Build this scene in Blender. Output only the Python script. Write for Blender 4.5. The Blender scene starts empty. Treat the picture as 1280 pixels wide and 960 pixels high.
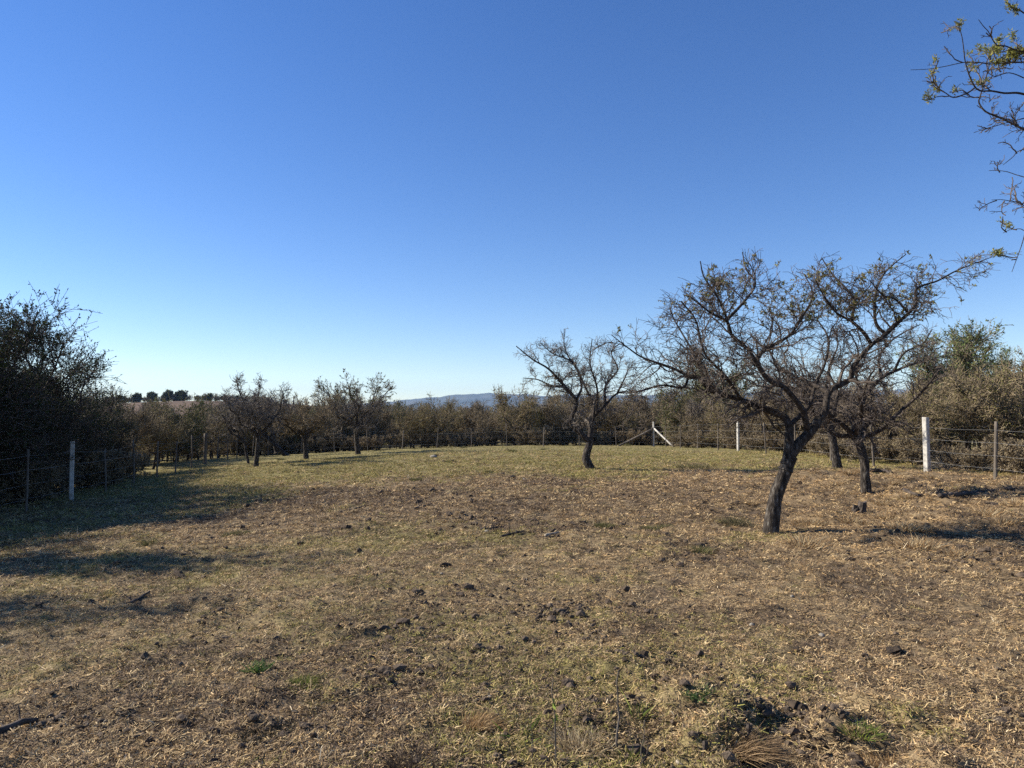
import bpy, math
import numpy as np
from mathutils import Vector

# ------------------------------------------------------------------ camera, sky, sun, exposure
SC = bpy.context.scene
COL = SC.collection
F = 889.0                      # focal length in photo pixels (1280 x 960)
HORIZON = 515.0                # photo row of eye level
EYE = np.array([0.0, 0.0, 1.6])
PITCH = math.atan((HORIZON - 480.0) / F)
cam_d = bpy.data.cameras.new('camera'); cam = bpy.data.objects.new('camera', cam_d); COL.objects.link(cam)
cam_d.sensor_width = 36.0; cam_d.lens = F / 1280.0 * 36.0
cam_d.clip_start = 0.05; cam_d.clip_end = 30000.0
cam.location = EYE; cam.rotation_euler = (math.pi / 2 + PITCH, 0, 0)
SC.camera = cam

SUN_EL, SUN_AZ = math.radians(32.0), math.radians(-77.0)      # azimuth measured from +Y towards +X
sun_vec = Vector((math.sin(SUN_AZ) * math.cos(SUN_EL), math.cos(SUN_AZ) * math.cos(SUN_EL), math.sin(SUN_EL)))
W = bpy.data.worlds.new('World'); SC.world = W; W.use_nodes = True
wn = W.node_tree.nodes; wl = W.node_tree.links
sky = wn.new('ShaderNodeTexSky'); sky.sky_type = 'NISHITA'; sky.sun_disc = False
sky.sun_elevation = SUN_EL; sky.sun_rotation = SUN_AZ
sky.altitude = 600.0; sky.air_density = 1.0; sky.dust_density = 0.0; sky.ozone_density = 3.0
hs = wn.new('ShaderNodeHueSaturation'); hs.inputs['Saturation'].default_value = 1.24; hs.inputs['Hue'].default_value = 0.511
bg = wn['Background']; bg.inputs['Strength'].default_value = 0.082
tint = wn.new('ShaderNodeMix'); tint.data_type = 'RGBA'; tint.blend_type = 'MULTIPLY'; tint.inputs[0].default_value = 1.0; tint.inputs[7].default_value = (1.02, 0.985, 1.0, 1)
wl.new(sky.outputs[0], hs.inputs['Color']); wl.new(hs.outputs[0], tint.inputs[6]); wl.new(tint.outputs[2], bg.inputs['Color'])
sun_d = bpy.data.lights.new('sun', 'SUN'); sun_d.energy = 5.0; sun_d.angle = math.radians(0.5); sun_d.color = (1.0, 0.92, 0.79)
sun = bpy.data.objects.new('sun', sun_d); COL.objects.link(sun)
sun.rotation_euler = sun_vec.to_track_quat('Z', 'Y').to_euler(); sun.location = (-30, 10, 30)
SC.view_settings.view_transform = 'Standard'; SC.view_settings.look = 'None'
SC.view_settings.exposure = 0.98; SC.view_settings.gamma = 1.0; SC.view_settings.use_curve_mapping = False
SC.cycles.max_bounces = 6; SC.cycles.diffuse_bounces = 3; SC.cycles.volume_bounces = 1
SC.cycles.use_denoising = False
SC.cycles.use_adaptive_sampling = False

# ------------------------------------------------------------------ noise and terrain
def _hash(i, j, s):
    h = (i.astype(np.int64) * 374761393 + j.astype(np.int64) * 668265263 + s * 974634777) & 0xffffffff
    h = ((h ^ (h >> 13)) * 1274126177) & 0xffffffff
    h = ((h ^ (h >> 16)) * 2246822519) & 0xffffffff
    return ((h ^ (h >> 15)) & 0xffffff) / float(0xffffff)
def vnoise(x, y, s=0):
    x = np.asarray(x, float); y = np.asarray(y, float)
    i = np.floor(x); j = np.floor(y); u = x - i; v = y - j
    u = u * u * (3 - 2 * u); v = v * v * (3 - 2 * v)
    a = _hash(i, j, s); b = _hash(i + 1, j, s); c = _hash(i, j + 1, s); d = _hash(i + 1, j + 1, s)
    return (a * (1 - u) + b * u) * (1 - v) + (c * (1 - u) + d * u) * v
def fbm(x, y, s=0, o=4):
    t = 0.0; a = 0.5; n = 0.0
    for k in range(o):
        t = t + a * vnoise(x * 2 ** k + 17.3 * k, y * 2 ** k - 9.1 * k, s + k); n += a; a *= 0.5
    return t / n
def sstep(a, b, x):
    t = np.clip((np.asarray(x, float) - a) / (b - a), 0, 1); return t * t * (3 - 2 * t)
def softplus(x, k=1.0):
    return np.where(x * k > 30, x, np.log1p(np.exp(np.minimum(x * k, 30.0))) / k)
def gz0(x, y):
    x = np.asarray(x, float); y = np.asarray(y, float)
    z = -0.062 * (1 - 0.28 * sstep(20, 36, y)) * softplus(-x - 2.0, 0.8) * (1 - sstep(14, 40, -x) * 0.7)
    z = z - 0.035 * np.minimum(softplus(y - 30.0, 0.4), 32.0)
    yy = np.maximum(y, 1.0)
    z = z + 10.0 * sstep(130, 345, y) * np.exp(-((x / yy + 0.46) / 0.30) ** 2)
    z = z + 26.0 * sstep(150, 420, y) * sstep(0.42, 0.74, x / yy)
    return z
def relief(x, y):
    r = np.hypot(x, y)
    near = 1 - sstep(40, 70, r)
    z = 0.10 * (fbm(x * 0.28, y * 0.28, 3, 3) - 0.5)
    z = z + 0.075 * (fbm(x * 1.3, y * 1.3, 11, 3) - 0.5)
    n = fbm(x * 5.5, y * 5.5, 21, 3)
    z = z + 0.085 * np.maximum(n - 0.5, 0) * (0.5 + 1.2 * sstep(0.45, 0.65, fbm(x * 0.7, y * 0.7, 31, 2)))
    z = z + 0.016 * (vnoise(x * 19, y * 19, 41) - 0.5) + 0.010 * (vnoise(x * 41, y * 41, 43) - 0.5)
    rough = sstep(3.2, 5.0, x) * sstep(8, 10.5, y) * (1 - sstep(17.5, 20, y))     # torn-up ground by the right fence
    z = z + rough * 0.42 * np.maximum(fbm(x * 1.5, y * 1.5, 51, 3) - 0.47, 0)
    fore = (1 - sstep(4.0, 5.2, y)) * sstep(0.0, 0.6, x) * (1 - sstep(1.9, 2.6, x))   # loose lumpy soil in front
    z = z + fore * 0.34 * np.maximum(fbm(x * 3.1, y * 3.1, 61, 3) - 0.48, 0)
    return z * near
def gz(x, y):
    return gz0(x, y) + relief(np.asarray(x, float), np.asarray(y, float))
def ray(px, py):
    a = (px - 640.0) / F; b = (480.0 - py) / F
    d = np.array([a, math.cos(PITCH) - b * math.sin(PITCH), math.sin(PITCH) + b * math.cos(PITCH)])
    return d
def at(px, py, Y):
    d = ray(px, py); return EYE + d * (Y / d[1])
def on_ground(px, py, smooth=False):
    d = ray(px, py); f = gz0 if smooth else gz
    t = np.geomspace(1.5, 120, 900); lo, hi = 0, len(t) - 1
    for _ in range(2):
        p = EYE + d * t[:, None]; k = int(np.argmax(p[:, 2] < f(p[:, 0], p[:, 1])))
        t = np.linspace(t[max(k - 1, 0)], t[k], 24)
    p = EYE + d * t[12]
    return np.array([p[0], p[1], float(f(p[0], p[1]))])
def cover(x, y):
    """how grassy (green), how bare (soil) and how orange the straw is at a place of the field"""
    n1 = fbm(x * 0.55, y * 0.55, 71, 4); n2 = fbm(x * 1.9, y * 1.9, 81, 3); n3 = fbm(x * 0.9 + 5, y * 0.9, 91, 3)
    far = sstep(15.0, 20.5, y + 3.0 * (n1 - 0.5) + 0.8 * np.maximum(x - 4, 0) * 0.0)
    mid = sstep(9.0, 11.5, y) * (1 - sstep(14.5, 19, y)) * (1 - sstep(3.0, 7.0, np.abs(x + 0.3)))
    rgt = sstep(2.2, 4.5, x) * sstep(6, 9.5, y) * (1 - sstep(17, 24, y))
    g = 0.11 + 0.66 * far + 0.50 * sstep(0.52, 0.70, n1) + 0.30 * sstep(0.5, 0.7, n2) - 0.6 * mid - 0.65 * rgt
    g = g + 0.35 * sstep(3, 8, -x) * sstep(8, 14, y) - 0.35 * (1 - sstep(2.5, 5.0, y)) - 0.25 * sstep(0.3, 2.0, x) * (1 - sstep(7, 9, y))
    s = 0.18 + 0.7 * sstep(0.50, 0.66, n3) + 0.35 * mid - 0.35 * far
    o = 0.18 + 0.38 * rgt + 0.18 * sstep(0.5, 2.5, x) + 0.3 * (n2 - 0.5)
    return np.clip(g, 0, 1), np.clip(s, 0, 1), np.clip(o, 0, 1)

# ------------------------------------------------------------------ mesh helpers
def mesh_np(name, verts, faces, mat, smooth=False, color=None):
    """verts (n,3); faces: (m,k) or list of such arrays"""
    if not isinstance(faces, list): faces = [faces]
    faces = [np.asarray(f, np.int32) for f in faces if len(f)]
    me = bpy.data.meshes.new(name)
    verts = np.ascontiguousarray(verts, np.float32)
    me.vertices.add(len(verts)); me.vertices.foreach_set('co', verts.ravel())
    loops = np.concatenate([f.ravel() for f in faces]); tot = np.concatenate([np.full(len(f), f.shape[1], np.int32) for f in faces])
    me.loops.add(len(loops)); me.loops.foreach_set('vertex_index', loops)
    me.polygons.add(len(tot)); st = np.zeros(len(tot), np.int32); st[1:] = np.cumsum(tot)[:-1]
    me.polygons.foreach_set('loop_start', st); me.polygons.foreach_set('loop_total', tot)
    me.polygons.foreach_set('use_smooth', np.full(len(tot), smooth))
    if color is not None:
        c = np.ones((len(verts), 4), np.float32); c[:, :3] = color
        at_ = me.color_attributes.new('tone', 'FLOAT_COLOR', 'POINT'); at_.data.foreach_set('color', c.ravel())
    me.update(calc_edges=True); me.validate()
    if mat: me.materials.append(mat)
    return me
def link(name, me, parent=None, loc=(0, 0, 0), rotz=0.0, scale=1.0):
    o = bpy.data.objects.new(name, me); COL.objects.link(o)
    o.location = [float(v) for v in loc]; o.rotation_euler = (0, 0, rotz); o.scale = (scale,) * 3
    if parent is not None: o.parent = parent
    return o
def tag(o, label, cat, group=None, kind=None):
    o['label'] = label; o['category'] = cat
    if group: o['group'] = group
    if kind: o['kind'] = kind
    return o
def thing(name, label, cat, loc, rotz=0.0, scale=1.0, group=None):
    return tag(link(name, None, None, loc, rotz, scale), label, cat, group)
def copy_tree(o, parent=None):
    c = o.copy(); COL.objects.link(c); c.parent = parent
    for ch in o.children: copy_tree(ch, c)
    return c

def nrm(v):
    return v / np.maximum(np.linalg.norm(v, axis=-1, keepdims=True), 1e-9)
def tubes(P, R, sides, rng, flat_end=False):
    """P (N,k,3), R (N,k) -> verts, quads (+ end caps when flat_end)"""
    N, k = R.shape
    T = np.empty_like(P); T[:, 1:-1] = P[:, 2:] - P[:, :-2]; T[:, 0] = P[:, 1] - P[:, 0]; T[:, -1] = P[:, -1] - P[:, -2]
    T = nrm(T)
    ref = nrm(rng.normal(size=(N, 1, 3))); mean = nrm(T.mean(1, keepdims=True))
    ref = nrm(ref - (ref * mean).sum(-1, keepdims=True) * mean + 1e-4)
    U = nrm(np.cross(T, ref)); V = np.cross(T, U)
    a = np.arange(sides) * 2 * math.pi / sides
    ring = P[:, :, None] + R[:, :, None, None] * (np.cos(a)[None, None, :, None] * U[:, :, None] + np.sin(a)[None, None, :, None] * V[:, :, None])
    vs = ring.reshape(-1, 3)
    base = (np.arange(N) * k * sides)[:, None, None] + (np.arange(k - 1) * sides)[None, :, None]
    s = np.arange(sides)[None, None, :]; s2 = (s + 1) % sides
    q = np.stack([base + s, base + s2, base + sides + s2, base + sides + s], -1).reshape(-1, 4)
    if flat_end:
        e0 = (np.arange(N) * k * sides)[:, None]
        caps = np.concatenate([e0 + np.arange(sides)[::-1][None], e0 + (k - 1) * sides + np.arange(sides)[None]])
        return vs, [q, caps]
    return vs, [q]
class Acc:
    def __init__(s): s.v = []; s.f = {}; s.c = []; s.n = 0
    def add(s, v, faces, color=None):
        for f in (faces if isinstance(faces, list) else [faces]):
            f = np.asarray(f)
            if len(f): s.f.setdefault(f.shape[1], []).append(f + s.n)
        s.v.append(v); s.n += len(v)
        if color is not None: s.c.append(np.broadcast_to(color, (len(v), 3)))
    def mesh(s, name, mat, smooth=False):
        return mesh_np(name, np.concatenate(s.v), [np.concatenate(f) for f in s.f.values()], mat, smooth, np.concatenate(s.c) if s.c else None)
def resample(pts, step):
    """Catmull-Rom through pts (n,d), about one point every step metres (first three columns are xyz)"""
    p = np.asarray(pts, float); p = np.vstack([2 * p[0] - p[1], p, 2 * p[-1] - p[-2]])
    out = []
    for i in range(1, len(p) - 2):
        n = max(2, int(np.linalg.norm(p[i + 1][:3] - p[i][:3]) / step))
        t = np.linspace(0, 1, n, endpoint=False)[:, None]
        out.append(0.5 * (2 * p[i] + (p[i + 1] - p[i - 1]) * t + (2 * p[i - 1] - 5 * p[i] + 4 * p[i + 1] - p[i + 2]) * t ** 2 + (3 * p[i] - p[i - 1] - 3 * p[i + 1] + p[i + 2]) * t ** 3))
    out.append(p[-2][None]); return np.concatenate(out)

# ------------------------------------------------------------------ materials
def new_mat(name):
    m = bpy.data.materials.new(name); m.use_nodes = True
    return m, m.node_tree.nodes, m.node_tree.links, m.node_tree.nodes['Principled BSDF']
def mat_noise(name, cols, scale=8.0, rough=0.9, bump=0.0, bscale=40.0, stretch=(1, 1, 1), spec=0.2, detail=5.0, pos=None, trans=0.0):
    m, n, l, b = new_mat(name)
    tc = n.new('ShaderNodeTexCoord'); mp = n.new('ShaderNodeMapping'); mp.inputs['Scale'].default_value = stretch
    l.new(tc.outputs['Object'], mp.inputs['Vector'])
    nz = n.new('ShaderNodeTexNoise'); nz.inputs['Scale'].default_value = scale; nz.inputs['Detail'].default_value = detail
    l.new(mp.outputs[0], nz.inputs['Vector'])
    cr = n.new('ShaderNodeValToRGB'); e = cr.color_ramp.elements
    pos = pos or list(np.linspace(0.3, 0.7, len(cols)))
    e[0].position = pos[0]; e[0].color = (*cols[0], 1); e[1].position = pos[-1]; e[1].color = (*cols[-1], 1)
    for p, c in zip(pos[1:-1], cols[1:-1]):
        x = e.new(p); x.color = (*c, 1)
    l.new(nz.outputs[0], cr.inputs[0]); l.new(cr.outputs[0], b.inputs['Base Color'])
    b.inputs['Roughness'].default_value = rough; b.inputs['Specular IOR Level'].default_value = spec
    if bump:
        n2 = n.new('ShaderNodeTexNoise'); n2.inputs['Scale'].default_value = bscale; n2.inputs['Detail'].default_value = 6
        l.new(mp.outputs[0], n2.inputs['Vector'])
        bp = n.new('ShaderNodeBump'); bp.inputs['Strength'].default_value = bump; bp.inputs['Distance'].default_value = 0.02
        l.new(n2.outputs[0], bp.inputs['Height']); l.new(bp.outputs[0], b.inputs['Normal'])
    return m
def mat_tone(name, rough=0.9, spec=0.15, trans=0.0, fine=0.0):
    """colour from the 'tone' attribute with fine procedural variation"""
    m, n, l, b = new_mat(name)
    va = n.new('ShaderNodeVertexColor'); va.layer_name = 'tone'
    out = va.outputs[0]
    if fine:
        tc = n.new('ShaderNodeTexCoord'); nz = n.new('ShaderNodeTexNoise'); nz.inputs['Scale'].default_value = fine; nz.inputs['Detail'].default_value = 8
        nz.inputs['Roughness'].default_value = 0.7
        l.new(tc.outputs['Object'], nz.inputs['Vector'])
        mr = n.new('ShaderNodeMapRange'); mr.inputs[1].default_value = 0.3; mr.inputs[2].default_value = 0.7; mr.inputs[3].default_value = 0.42; mr.inputs[4].default_value = 1.6
        l.new(nz.outputs[0], mr.inputs[0])
        mx = n.new('ShaderNodeVectorMath'); mx.operation = 'SCALE'
        l.new(out, mx.inputs[0]); l.new(mr.outputs[0], mx.inputs['Scale']); out = mx.outputs[0]
        bp = n.new('ShaderNodeBump'); bp.inputs['Strength'].default_value = 0.6; bp.inputs['Distance'].default_value = 0.015
        l.new(nz.outputs[0], bp.inputs['Height']); l.new(bp.outputs[0], b.inputs['Normal'])
    l.new(out, b.inputs['Base Color'])
    b.inputs['Roughness'].default_value = rough; b.inputs['Specular IOR Level'].default_value = spec
    if trans:
        tr = n.new('ShaderNodeBsdfTranslucent'); ms = n.new('ShaderNodeMixShader'); ms.inputs[0].default_value = trans
        l.new(out, tr.inputs['Color']); l.new(b.outputs[0], ms.inputs[1]); l.new(tr.outputs[0], ms.inputs[2])
        l.new(ms.outputs[0], n['Material Output'].inputs['Surface'])
    return m
M_ground = mat_tone('field_soil', 0.95, 0.1, fine=34.0)
M_litter = mat_tone('dry_straw', 0.8, 0.2, trans=0.15)
M_leaf = mat_tone('leaf', 0.8, 0.08, trans=0.25)
M_clod = mat_noise('clod_soil', [(0.04, 0.03, 0.022), (0.085, 0.063, 0.045), (0.15, 0.113, 0.078)], 12, 0.95, 0.9, 30)
M_bark = mat_noise('thorn_bark', [(0.010, 0.008, 0.007), (0.032, 0.026, 0.021), (0.075, 0.063, 0.052), (0.19, 0.18, 0.155)], 30, 0.95, 1.0, 60, (1, 1, 0.32), pos=[0.30, 0.46, 0.60, 0.74])
M_limb = mat_noise('limb_bark', [(0.018, 0.014, 0.012), (0.045, 0.036, 0.03), (0.085, 0.072, 0.06)], 22, 0.95, 0.7, 60)
M_twig = mat_noise('twig_bark', [(0.05, 0.04, 0.033), (0.10, 0.08, 0.065), (0.17, 0.14, 0.115)], 5, 0.9)
M_twig_mid = mat_noise('mid_twig_bark', [(0.09, 0.075, 0.06), (0.16, 0.135, 0.11), (0.24, 0.205, 0.17)], 4, 0.9)
M_twig_grey = mat_noise('grey_twig_bark', [(0.125, 0.098, 0.06), (0.205, 0.162, 0.10), (0.29, 0.235, 0.155)], 3, 0.9)
M_twig_brown = mat_noise('brown_twig_bark', [(0.13, 0.098, 0.06), (0.21, 0.163, 0.10), (0.30, 0.24, 0.155)], 3, 0.9)
M_concrete = mat_noise('post_concrete', [(0.26, 0.24, 0.205), (0.44, 0.42, 0.375), (0.54, 0.52, 0.47)], 9, 0.9, 0.35, 60)
M_wood = mat_noise('weathered_wood', [(0.07, 0.058, 0.046), (0.13, 0.11, 0.088), (0.2, 0.172, 0.14)], 12, 0.9, 0.6, 50, (1, 1, 0.12))
M_wood_dark = mat_noise('dark_wood', [(0.03, 0.025, 0.02), (0.07, 0.055, 0.045), (0.11, 0.09, 0.075)], 12, 0.9, 0.6, 50)
M_wood_pale = mat_noise('bleached_wood', [(0.24, 0.20, 0.15), (0.38, 0.33, 0.26)], 14, 0.9, 0.4, 50)
M_wire = mat_noise('galvanised_wire', [(0.22, 0.22, 0.22), (0.34, 0.34, 0.33)], 6, 0.5)
M_stone = mat_noise('pale_stone', [(0.18, 0.16, 0.13), (0.32, 0.29, 0.24)], 14, 0.95, 0.5, 40)
M_hill = mat_noise('hill_scrub', [(0.02, 0.026, 0.016), (0.045, 0.048, 0.028), (0.085, 0.078, 0.05)], 0.006, 1.0, detail=8)

# ------------------------------------------------------------------ ground: one sheet to the horizon
def build_ground():
    th = np.concatenate([np.radians(np.arange(-50, 50.01, 0.34)), np.radians(np.arange(53, 310, 4.0))])
    r = [0.35]
    while r[-1] < 6900:
        r.append(r[-1] * (1.0118 if r[-1] < 70 else 1.05))
    r = np.array(r); nt, nr = len(th), len(r)
    X = r[:, None] * np.sin(th)[None]; Y = r[:, None] * np.cos(th)[None]
    Z = gz(X, Y)
    x, y = X.ravel(), Y.ravel()
    g, s, o = cover(x, y)
    straw = np.array([0.185, 0.140, 0.082]) * (1 - o[:, None]) + np.array([0.23, 0.162, 0.09]) * o[:, None]
    col = straw * (0.75 + 0.5 * vnoise(x * 8, y * 8, 5))[:, None]
    col = col * (1 - 0.75 * s[:, None]) + np.array([0.082, 0.06, 0.042]) * 0.75 * s[:, None]
    gm = (0.75 * g)[:, None]
    col = col * (1 - gm) + np.array([0.20, 0.175, 0.068]) * gm
    far = sstep(46, 80, y)[:, None]                       # the ploughed rise and scrub floor beyond the fence
    fld = np.array([0.115, 0.076, 0.05]) * (0.75 + 0.5 * fbm(x * 0.03, y * 0.09, 15, 4))[:, None]
    wood = np.array([0.10, 0.085, 0.05]) * (0.7 + 0.6 * fbm(x * 0.05, y * 0.05, 19, 4))[:, None]
    k = (sstep(120, 190, y) * sstep(0.1, 0.25, -x / np.maximum(y, 1)))[:, None]
    col = col * (1 - far) + (wood * (1 - k) + fld * k) * far
    v = np.stack([x, y, Z.ravel()], 1); v = np.vstack([v, [[0, 0, float(gz(0, 0))]]]); col = np.vstack([col, [[0.2, 0.15, 0.09]]])
    i = np.arange(nr - 1)[:, None]; j = np.arange(nt)[None]; j2 = (j + 1) % nt
    q = np.stack([i * nt + j, (i + 1) * nt + j, (i + 1) * nt + j2, i * nt + j2], -1).reshape(-1, 4)[:, ::-1]
    jj = np.arange(nt); tri = np.stack([np.full(nt, nr * nt), (jj + 1) % nt, jj], 1)
    o = link('ground', mesh_np('ground', v, [q, tri], M_ground, True, col)); o['kind'] = 'structure'
    tag(o, 'dry mown field of straw, bare soil and short yellow grass', 'field')
build_ground()

def build_hills():
    x = np.linspace(-5200, 5200, 300); y = np.linspace(5300, 6850, 26)
    X, Y = np.meshgrid(x, y)
    kx = np.array([-5200, -3000, -1500, -960, -700, -430, -300, -130, 60, 230, 520, 1350, 2000, 3200, 5200])
    kh = np.array([40, 50, 70, 96, 130, 172, 158, 168, 150, 146, 140, 165, 185, 190, 180.])
    crest = np.interp(x, kx, kh)
    crest = np.convolve(np.pad(crest, 6, 'edge'), np.ones(13) / 13, 'valid') + 14 * (fbm(x * 0.006, x * 0, 7, 4) - 0.5) * 2
    prof = np.sin(np.clip((Y - 5300) / 1550, 0, 1) * math.pi) ** 0.8
    rid = 1 - np.abs(2 * fbm(X * 0.0035, Y * 0.0022, 13, 4) - 1)
    Z = crest[None] * prof * (0.80 + 0.27 * rid) - 8
    nx, ny = len(x), len(y); i = np.arange(ny - 1)[:, None] * nx + np.arange(nx - 1)[None]
    q = np.stack([i, i + 1, i + nx + 1, i + nx], -1).reshape(-1, 4)
    o = link('hills', mesh_np('hills', np.stack([X, Y, Z], -1).reshape(-1, 3), q, M_hill, True)); o['kind'] = 'structure'
    tag(o, 'low blue hills on the horizon beyond the thicket', 'hills')
build_hills()

# ------------------------------------------------------------------ growing trees
def spawn(P, R, n, rng, L, steps, t0=0.15, t1=1.0, ang=(35, 75), up=0.15, wig=0.35, rk=0.55, rmin=0.0025, taper=0.35, out=None, zig=0.0):
    """n children along a batch of parent branches P (N,k,3), R (N,k)"""
    N, k = R.shape
    seg = np.linalg.norm(P[:, 1:] - P[:, :-1], axis=-1); ln = seg.sum(1)
    par = rng.choice(N, n, p=ln / ln.sum())
    t = rng.uniform(t0, t1, n) * (k - 1); i = np.minimum(t.astype(int), k - 2); f = (t - i)[:, None]
    S = P[par, i] * (1 - f) + P[par, i + 1] * f
    T = nrm(P[par, i + 1] - P[par, i]); r0 = R[par, i] * (1 - f[:, 0]) + R[par, i + 1] * f[:, 0]
    perp = rng.normal(size=(n, 3)); perp = nrm(perp - (perp * T).sum(1, keepdims=True) * T)
    a = np.radians(rng.uniform(*ang, n))[:, None]
    D = nrm(T * np.cos(a) + perp * np.sin(a) + np.array([0, 0, up]))
    if out is not None: D = nrm(D + 0.35 * nrm(S - out) * rng.uniform(0, 1, (n, 1)))
    ll = rng.uniform(L[0], L[1], n) * (1.1 - 0.45 * t / (k - 1))
    r0 = np.maximum(np.minimum(r0 * rk * rng.uniform(0.7, 1.2, n), r0 * 0.9), rmin)
    pts = [S]; d = D; sg = rng.choice([-1, 1], n)[:, None]
    zv = nrm(np.cross(D, rng.normal(size=(n, 3))))
    for s in range(steps):
        d = nrm(d + wig * rng.normal(size=(n, 3)) * 0.6 + np.array([0, 0, up * 0.35]) + zig * sg * zv * (1 if s % 2 else -1))
        pts.append(pts[-1] + d * (ll / steps)[:, None])
    CP = np.stack(pts, 1); CR = r0[:, None] * np.linspace(1, taper, steps + 1)[None]
    return CP, np.maximum(CR, rmin * 0.7)
def blades(S, D, L, Wd, rng, bend=0.0):
    """flat tapered leaf shapes: S (n,3) foot, D direction, L length, Wd width -> verts (n,4), quads"""
    n = len(S); side = nrm(np.cross(D, rng.normal(size=(n, 3))))
    mid = S + D * (L * 0.45)[:, None]; mid[:, 2] += bend
    v = np.stack([S, mid + side * Wd[:, None] * 0.5, S + D * L[:, None], mid - side * Wd[:, None] * 0.5], 1)
    q = np.arange(n * 4).reshape(n, 4)
    return v.reshape(-1, 3), q
def leaves_on(P, n, rng, size, cols, t0=0.3, up=0.3):
    N, k = P.shape[:2]; par = rng.integers(0, N, n); t = rng.uniform(t0, 1.0, n) * (k - 1)
    i = np.minimum(t.astype(int), k - 2); f = (t - i)[:, None]
    S = P[par, i] * (1 - f) + P[par, i + 1] * f
    D = nrm(rng.normal(size=(n, 3)) + np.array([0, 0, up]))
    L = rng.uniform(size[0], size[1], n); v, q = blades(S, D, L, L * rng.uniform(0.4, 0.6, n), rng)
    c = np.asarray(cols)[rng.integers(0, len(cols), n)] * rng.uniform(0.7, 1.3, (n, 1))
    return v, q, np.repeat(c, 4, 0)
def bark_tube(path, sides, rng, depth=0.15, foot=0.35):
    """a trunk from path (n,4: xyz + radius) with ridged bark, knots and a flared foot"""
    p = resample(path, 0.03); P = p[None, :, :3]; R = p[None, :, 3].copy()
    h = np.linspace(0, 1, p.shape[0]); z = P[0, :, 2] - P[0, 0, 2]
    R[0] *= 1 + foot * np.exp(-np.maximum(z, 0) / 0.10) + 0.9 * foot * np.exp(-np.maximum(z, 0) / 0.03)
    vs, f = tubes(P, R, sides, rng)
    k = p.shape[0]; v = vs.reshape(k, sides, 3); c = P[0][:, None]
    a = np.arange(sides) * 1.0
    Hh, A = np.meshgrid(np.arange(k) * 0.03, a, indexing='ij')
    per = np.minimum(A, sides - A)
    nn = 1 + depth * 1.6 * (vnoise(per * 0.9, Hh * 5 + per * 0.3, 5) - 0.5) + depth * 1.6 * (fbm(per * 0.25, Hh * 3.2, 9, 3) - 0.5) * 1.5
    v = c + (v - c) * nn[..., None]
    return v.reshape(-1, 3), f
def limb_path(pts, Y0, dY, r0, r1, rng, wob=0.02):
    """photo pixels -> a limb whose depth runs from Y0 to Y0 + dY"""
    n = len(pts); d = np.r_[0, np.cumsum(np.hypot(*np.diff(np.array(pts, float), axis=0).T))]; d /= d[-1]
    P = np.array([at(px, py, Y0 + dY * t) for (px, py), t in zip(pts, d)])
    P[1:] += rng.normal(size=(n - 1, 3)) * wob
    return np.c_[P, r0 + (r1 - r0) * d ** 0.75]
def batch(paths, k):
    """bring limb paths (n,4) to k points each for spawn()"""
    out = []
    for p in paths:
        q = resample(p, 0.04); i = np.linspace(0, len(q) - 1, k).astype(int); out.append(q[i])
    B = np.stack(out); return B[:, :, :3], B[:, :, 3]

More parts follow.
